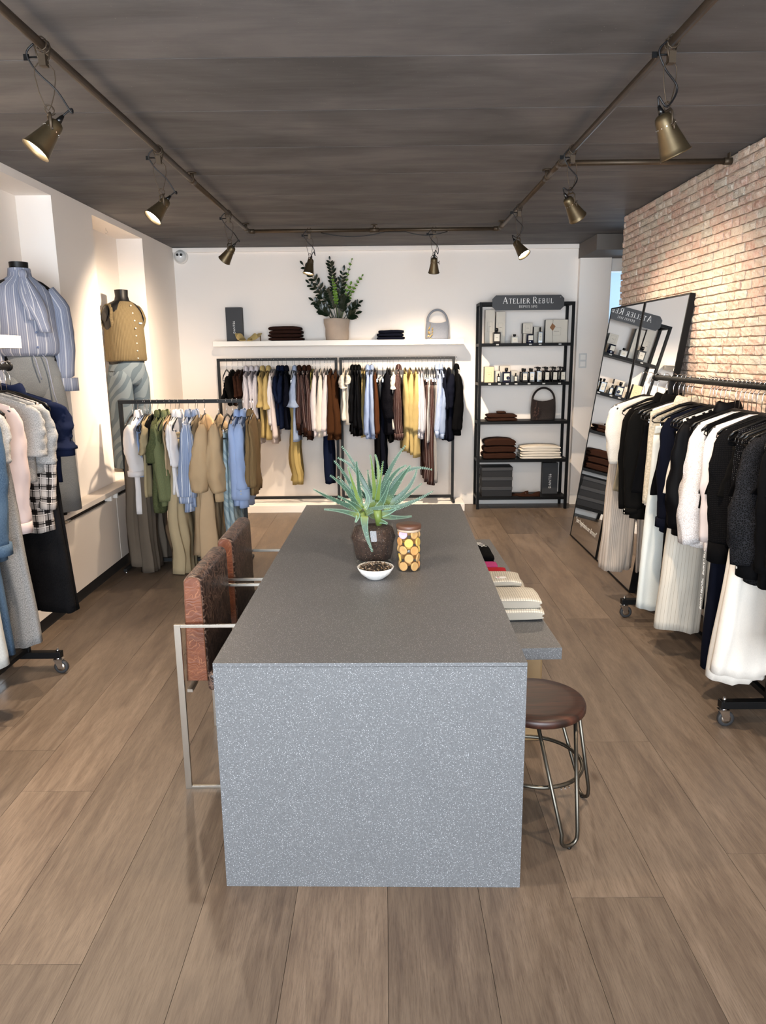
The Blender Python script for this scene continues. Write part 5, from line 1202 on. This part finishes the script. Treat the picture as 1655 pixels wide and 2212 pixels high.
for (bx_, by_), (tx_, ty_), br, nl, dy in stems:
    Yt = min(7.87, PY+dy); b = at(bx_, by_, Y=PY-.01+dy*.3)-Vector((PX, PY, ZS)); t_ = at(tx_, ty_, Y=Yt)-Vector((PX, PY, ZS)); b.z = .17
    pts = []; ctrl = b.lerp(t_, .5)+Vector((-(t_.x-b.x)*.22, 0, abs(t_.x)*.1))
    for k in range(13):
        s = k/12; pts.append(b*(1-s)**2+ctrl*2*s*(1-s)+t_*s*s)
    sm_ = ob('stem', MB().tube(pts, [.0055-.0035*k/12 for k in range(13)], 6), STM if br else STD, pl)
    for k in range(nl):
        s = (.42 if nl > 6 else .5)+(.58 if nl > 6 else .5)*k/(nl-1); i = min(11, int(s*12)); p = pts[i].lerp(pts[i+1], s*12-i) if s < 1 else pts[12]; d = (pts[i+1]-pts[i]).normalized()
        sides = (-1, 1) if k < nl-1 else (0,)
        for sd in sides:
            out = Vector((-d.z, 0, d.x)).normalized()*sd+Vector((0, random.uniform(-.7, .15), 0))
            dir_ = (d*random.uniform(.55, .9)+out*.8).normalized() if sd else d
            zz = Vector((0, -1, .4)); zz = (zz-dir_*zz.dot(dir_)).normalized(); yy = zz.cross(dir_)
            Mx = Matrix((dir_, yy, zz)).transposed().to_4x4(); Mx.translation = p
            sc_ = random.uniform(.75, 1.15)*(1.25-.5*s if nl > 6 else 1)
            lf = put('leaf', LM[br], sm_); lf.matrix_local = Mx @ Matrix.Scale(sc_, 4)

# ------------------------------------------------------------------ leaning mirrors
tilt = math.asin((1.957-1.69)/2.02)
for i, (yf, w_, lab) in enumerate(((6.465, .815, 'tall black-framed leaning mirror farther from the camera, with white script'), (5.63, .81, 'tall black-framed leaning mirror nearer the camera, partly behind the rack'))):
    o = thing('leaning_mirror', lab, 'mirror', (1.69, yf, .003), rot=(-tilt, 0, R(-90)))
    H = 2.02; f_ = .012; dpt = .043
    ob('mirror_glass', bx(f_*.6, w_-f_*.6, .003, .007, f_*.6, H-f_*.6), MIRROR, o)
    ob('backing', bx(f_, w_-f_, .0075, dpt-.004, f_, H-f_), CARDK, o)
    for a_ in ((0, f_, 0, dpt, 0, H), (w_-f_, w_, 0, dpt, 0, H), (f_, w_-f_, 0, dpt, 0, f_), (f_, w_-f_, 0, dpt, H-f_, H)): ob('frame_bar', bx(*a_), BLACKM, o, bevel=.001)
    if i == 0: letter('script_lettering', '"your happiness is our demand"', .062, plain('frosted_white', '#d6d6d2', .6), o, (w_/2, .0025, .175), (R(90), 0, 0), shear=.25, sx=.82)

# ------------------------------------------------------------------ aloe in a glass vase
VX, VY = -.052, 3.055
al = thing('potted_aloe', 'spiky green aloe plant in a glass vase of dark soil on the table', 'plant', (VX, VY, TH))
vp = [(.001, .012), (.060, .010), (.078, .004), (.080, .0), (.084, .006), (.088, .05), (.092, .088), (.101, .110), (.101, .116), (.086, .16), (.083, .174)]
vi = [(.080, .174), (.083, .160), (.098, .115), (.098, .110), (.089, .088), (.085, .05), (.080, .016), (.001, .016)]
ob('glass_vase', MB().lathe(vp[:-1]+[(.083, .174), (.081, .175), (.080, .172)], 48), GLASS, al)
t = NT('potting_soil', .95); p_ = t.obj(); n_ = t.noise(p_, 90, 5, .75); c = t.ramp(n_, [(.35, lin('#1c120d')), (.6, lin('#3d2a20')), (.75, lin('#6b5444'))]); c = t.mix(t.math('LESS_THAN', t.vor(p_, 110), .13), c, lin('#a08d7c')); t.color(c); t.bump(n_, .8, .004)
ob('soil', MB().lathe([(.001, .020), (.076, .020), (.0835, .05), (.0873, .088), (.0962, .111), (.0962, .115), (.0835, .152), (.06, .156), (.001, .160)], 40), t.m, al)
t = NT('aloe_leaf', .42); uv = t.uv(); se = t.n('SeparateXYZ'); t.l(uv, se.inputs[0]); p_ = t.obj()
c = t.ramp(se.outputs[1], [(0, lin('#6f7c40')), (.02, lin('#55683f')), (.05, lin('#34503f')), (.4, lin('#2b4636'))])
sp = t.math('LESS_THAN', t.vor(t.mapv(p_, (1, 1, .55)), 130), .16); c = t.mix(t.math('MULTIPLY', sp, .7), c, lin('#86a08a')); t.color(c); t.b.inputs['Subsurface Weight'].default_value = .1; t.b.inputs['Subsurface Radius'].default_value = (.01, .02, .01); ALOE = t.m
t = NT('aloe_leaf_young', .42); t.color(t.mix(t.noise(t.obj(), 20), lin('#566b30'), lin('#6a7d3c'))); ALOEY = t.m
Z0 = .785
def aloe_leaf(b, m_, e, W=.021, mat=ALOE, dyb=0., dye=0., teeth=True):
    sc = 5.17; f = lambda q, dy: at(640+q[0]/sc, 940+q[1]/sc, Y=VY+dy)-Vector((VX, VY, TH))
    B, M_, E_ = f(b, dyb), f(m_, (dyb+dye)*.5), f(e, dye); ctrl = M_*2-(B+E_)*.5; K = 16; mb = MB(); rings = []; pts = []
    for k in range(K+1):
        s = k/K; pts.append(B*(1-s)**2+ctrl*2*s*(1-s)+E_*s*s)
    fr = []
    for k in range(K+1):
        s = k/K; d = (pts[min(K, k+1)]-pts[max(0, k-1)]).normalized(); y = Vector((0, -1, .25)); x = d.cross(y).normalized(); y = x.cross(d).normalized()
        w_ = W*.56*(1-s)**.95*(1+.2*(1-s))+.0005; th = w_*.42; fr.append((pts[k], x, y, w_, d))
        rings.append([pts[k]+x*w_*cos(q)+y*(th*sin(q)*(1. if sin(q) < 0 else -.25)) for q in [2*pi*i/12 for i in range(12)]])
    mb.loft(rings, True, True); o = ob('leaf', mb, mat, al)
    if teeth:
        tm = MB()
        for k in range(1, K):
            for sub in (0., .5):
                p, x, y, w_, d = fr[k]; p2 = fr[k+1] if k < K else fr[k]; pp = p.lerp(p2[0], sub); ww = w_+(p2[3]-w_)*sub
                for sg_ in (-1, 1):
                    a0 = pp+x*sg_*ww*.96; hgt = .0048; b0 = len(tm.v)
                    tm.v += [tuple(a0-d*.0022+y*.0008), tuple(a0+d*.0022+y*.0008), tuple(a0-y*.0012), tuple(a0+x*sg_*hgt+d*.002)]
                    tm.face((b0, b0+1, b0+3)); tm.face((b0+1, b0+2, b0+3)); tm.face((b0+2, b0, b0+3))
        q = ob('teeth', tm, plain('aloe_tooth', '#7fa58d', .5), o); q['kind'] = 'stuff'
    return o
aloe_leaf((765, 900), (778, 1080), (855, 1310), .022, ALOE, -.085, -.13)
for a_ in (((700, 830), (420, 720), (185, 600), .017), ((690, 900), (520, 850), (305, 828), .015), ((700, 840), (560, 610), (372, 445), .018), ((705, 800), (590, 520), (418, 280), .017), ((715, 790), (640, 560), (575, 345), .015, ALOEY), ((722, 780), (690, 480), (672, 290), .014),
           ((730, 800), (640, 660), (458, 455), .017), ((725, 850), (620, 760), (460, 680), .014), ((660, 880), (690, 900), (660, 975), .017), ((740, 820), (640, 640), (610, 540), .014, ALOEY), ((750, 830), (800, 700), (720, 560), .015)):
    aloe_leaf(a_[0], a_[1], a_[2], a_[3], a_[4] if len(a_) > 4 else ALOE, -.02, random.uniform(-.10, .0))
for a_ in (((860, 800), (700, 420), (500, 115), .022), ((850, 800), (690, 430), (455, 252), .02), ((880, 720), (860, 450), (825, 212), .016, ALOEY), ((895, 720), (920, 430), (878, 210), .016, ALOEY), ((905, 740), (930, 560), (972, 282), .016, ALOEY), ((880, 800), (830, 600), (798, 382), .021),
           ((930, 760), (1030, 420), (1228, 105), .026), ((950, 780), (1060, 480), (1238, 335), .021), ((1000, 760), (1160, 500), (1278, 335), .022), ((1010, 760), (1200, 420), (1530, 390), .021), ((1000, 790), (1240, 600), (1348, 370), .021), ((1000, 820), (1200, 700), (1410, 532), .019),
           ((980, 840), (1260, 760), (1535, 620), .019), ((960, 900), (1120, 920), (1295, 905), .015), ((900, 960), (960, 965), (1020, 990), .014), ((900, 830), (980, 700), (1050, 500), .021), ((755, 880), (940, 810), (1160, 800), .019), ((950, 880), (1040, 860), (1120, 815), .017), ((860, 820), (780, 690), (700, 600), .018), ((880, 900), (820, 880), (720, 760), .018)):
    aloe_leaf(a_[0], a_[1], a_[2], a_[3], a_[4] if len(a_) > 4 else ALOE, .0, random.uniform(-.09, .08))
for a_, b_, r_ in (((770, 1000), (720, 860), .012), ((925, 1000), (905, 830), .014)):
    f = lambda q, dy: at(640+q[0]/5.17, 940+q[1]/5.17, Y=VY+dy)-Vector((VX, VY, TH)); ob('stalk', MB().tube([f(a_, 0), f(b_, -.01)], [r_, r_*1.3], 12), ALOEY, al)

# bowl of potpourri, cookie jar
bw = thing('fluted_bowl', 'small white fluted bowl in front of the aloe vase', 'bowl', (-.041, 2.815, TH))
rg = []
for r_, z_ in ((.001, .001), (.030, .0), (.036, .004), (.058, .022), (.073, .048), (.071, .050), (.056, .026), (.03, .008), (.001, .006)):
    rg.append([(r_*cos(q)*(1+.025*abs(cos(11*q))), r_*sin(q)*(1+.025*abs(cos(11*q))), z_) for q in [2*pi*i/88 for i in range(88)]])
ob('bowl_body', MB().loft(rg), plain('glazed_white', '#efedea', .2), bw)
mb = MB(); random.seed(8)
cols = [plain('petal_dark', '#2a2018', .8), plain('petal_brown', '#5b4130', .7), plain('petal_tan', '#9a7d58', .7), plain('petal_pale', '#b9a58e', .7)]
mb.lathe([(.001, .052), (.04, .048), (.066, .042)], 20)
me = None; fi = []
for k in range(420):
    r_ = .066*math.sqrt(random.random()); q = random.random()*6.28; z = .044+.018*(1-r_/.066)+random.uniform(0, .006); p = Vector((r_*cos(q), r_*sin(q), z)); e1 = Vector((random.uniform(-1, 1), random.uniform(-1, 1), random.uniform(-.5, .5))).normalized()*random.uniform(.003, .008); e2 = Vector((random.uniform(-1, 1), random.uniform(-1, 1), random.uniform(-.3, 1))).normalized()*.0025
    b0 = len(mb.v); mb.v += [tuple(p-e1), tuple(p+e2), tuple(p+e1), tuple(p-e2+Vector((0, 0, .002)))]; mb.face((b0, b0+1, b0+2, b0+3)); fi.append(len(mb.f)-1)
me = mb.mesh('dried_potpourri', cols)
for i_ in fi: me.polygons[i_].material_index = random.randrange(4)
o = put('dried_potpourri', me, None, (-.041, 2.815, TH)); tag(o, 'dark dried petals and seeds filling the white bowl', 'potpourri'); o['kind'] = 'stuff'
JX, JY, JR, JH = .0975, 2.935, .0505, .178
jr = thing('glass_jar', 'tall glass jar with brown lid beside the aloe vase', 'jar', (JX, JY, TH))
ob('jar_glass', MB().lathe([(.001, .0), (JR-.003, 0), (JR, .004), (JR, JH)], 40), GLASS, jr)
ob('lid', MB().lathe([(.001, JH+.001), (JR+.001, JH+.001), (JR+.002, JH+.004), (JR+.002, JH+.014), (JR, JH+.017), (.001, JH+.017)], 40), plain('walnut_lid', '#6d4a3a', .45), jr)
ob('seal_ring', MB().lathe([(JR-.004, JH-.010), (JR-.0025, JH-.010), (JR-.0025, JH), (JR-.004, JH)], 40), plain('seal_pale', '#dcc0a8', .4), jr)
CK = [plain('biscuit_'+n_, c_, .7, 0, .08, 60, .3, 300) for n_, c_ in (('tan', '#e0b173'), ('gold', '#e8c163'), ('pink', '#dcc0dc'), ('apricot', '#e6a864'))]
CKM = [MB().lathe([(.001, -.004), (.0165, -.004), (.0188, -.0025), (.0188, .0015), (.0165, .004), (.014, .0032), (.001, .0034)], 22).mesh('biscuit', m_) for m_ in CK]
random.seed(14); placed = []; n_ = 0
for lay in range(5):
    for k in range(6):
        q = k*2*pi/5+lay*.62+.3; r_ = .0395; z = .022+lay*.0335+random.uniform(-.003, .003)
        if k == 5: r_ = .012; z += .004
        ci = random.choice((0, 0, 0, 1, 3, 3)); 
        if lay == 4 and k == 1: ci = 2
        rot = (R(90)+random.uniform(-.22, .22), 0, q+R(90)+random.uniform(-.25, .25)) if k < 5 else (random.uniform(-.2, .2), random.uniform(-.2, .2), 0)
        o = put('biscuit', CKM[ci], None, (JX+r_*cos(q), JY+r_*sin(q), TH+z), rot); n_ += 1
        tag(o, ('tan', 'golden', 'pink', 'apricot')[ci]+' round biscuit in the glass jar on the table', 'biscuit', 'biscuits in the glass jar')

# ------------------------------------------------------------------ things on the bench
ZBN = .4805
KNI = fabric('#e3ddcf', 'waffle', f=95)
for i, (y, z, w_, d, h_, xr, lab) in enumerate(((3.125, 0, .34, .19, .052, .703, 'chunky cream knitted sweater at the bottom of the near pile on the bench'), (3.14, .052, .335, .19, .05, .692, 'chunky cream knitted sweater on top of the near pile on the bench'),
    (3.31, 0, .33, .17, .045, .672, 'cream knitted sweater at the bottom of the rear pile on the bench'), (3.33, .045, .33, .18, .042, .662, 'cream knitted sweater in the middle of the rear pile'), (3.34, .087, .31, .17, .03, .645, 'cream knitted sweater with small white label, top of the rear pile'))):
    o = folded('folded_sweater', lab, 'sweater', (xr-w_/2, y, ZBN+z), w_, d, h_, KNI, seed=40+i, groove=.3, group='cream knitted sweaters on the bench', bulge=.002)
    if i == 4:
        ob('woven_label', bx(-.02, .03, -.045, -.02, 0, .0015), plain('label_white', '#f3f1ef', .6), o, loc=(.05, 0, .033)); ob('label_mark', bx(-.012, .0, -.04, -.028, .0015, .002), plain('label_red', '#b5484c', .6), o, loc=(.05, 0, .033))
def sock(lab, y, col, z=0, w_=.2, x1=.665, band=True, h=.032, d=.10):
    o = folded('folded_socks', lab, 'socks', (x1-w_/2, y, ZBN+z), w_, d, h, fabric(col), seed=y*3, group='folded socks on the bench')
    if band: ob('paper_band', bx(-w_*.42, w_*.12, -d*.3, d*.3, h-.004, h+.004), plain('band_white', '#e6e2e2', .6), o, bevel=.002)
    return o
sock('white and lavender folded socks beside the cream sweaters', 3.545, '#ddd9ea', w_=.3, x1=.63)
sock('dark grey folded socks on the bench', 3.63, '#3e4044', w_=.3, x1=.655)
sock('red folded socks on the bench', 3.73, '#d8263a', w_=.3, x1=.645)
sock('pink folded socks on the bench', 3.85, '#e0529c', w_=.25, x1=.615)
o = folded('folded_tshirt', 'black folded t-shirt with white print at the far end of the bench', 'shirt', (.47, 4.06, ZBN), .29, .30, .05, C['black'], seed=3)
letter('white_print', 'ALIX', .05, LW, o, (.09, .09, .058), (0, 0, R(-75)))
letter('side_lettering', "TOUTES L'AMITIÉ   TOUTES L'AMITIÉ", .02, LW, [c for c in bpy.data.objects if c.get('label', '').startswith('black trousers with lettered side stripe')][0], (-.04, -.215, -.75), (R(90), R(90), R(0)))
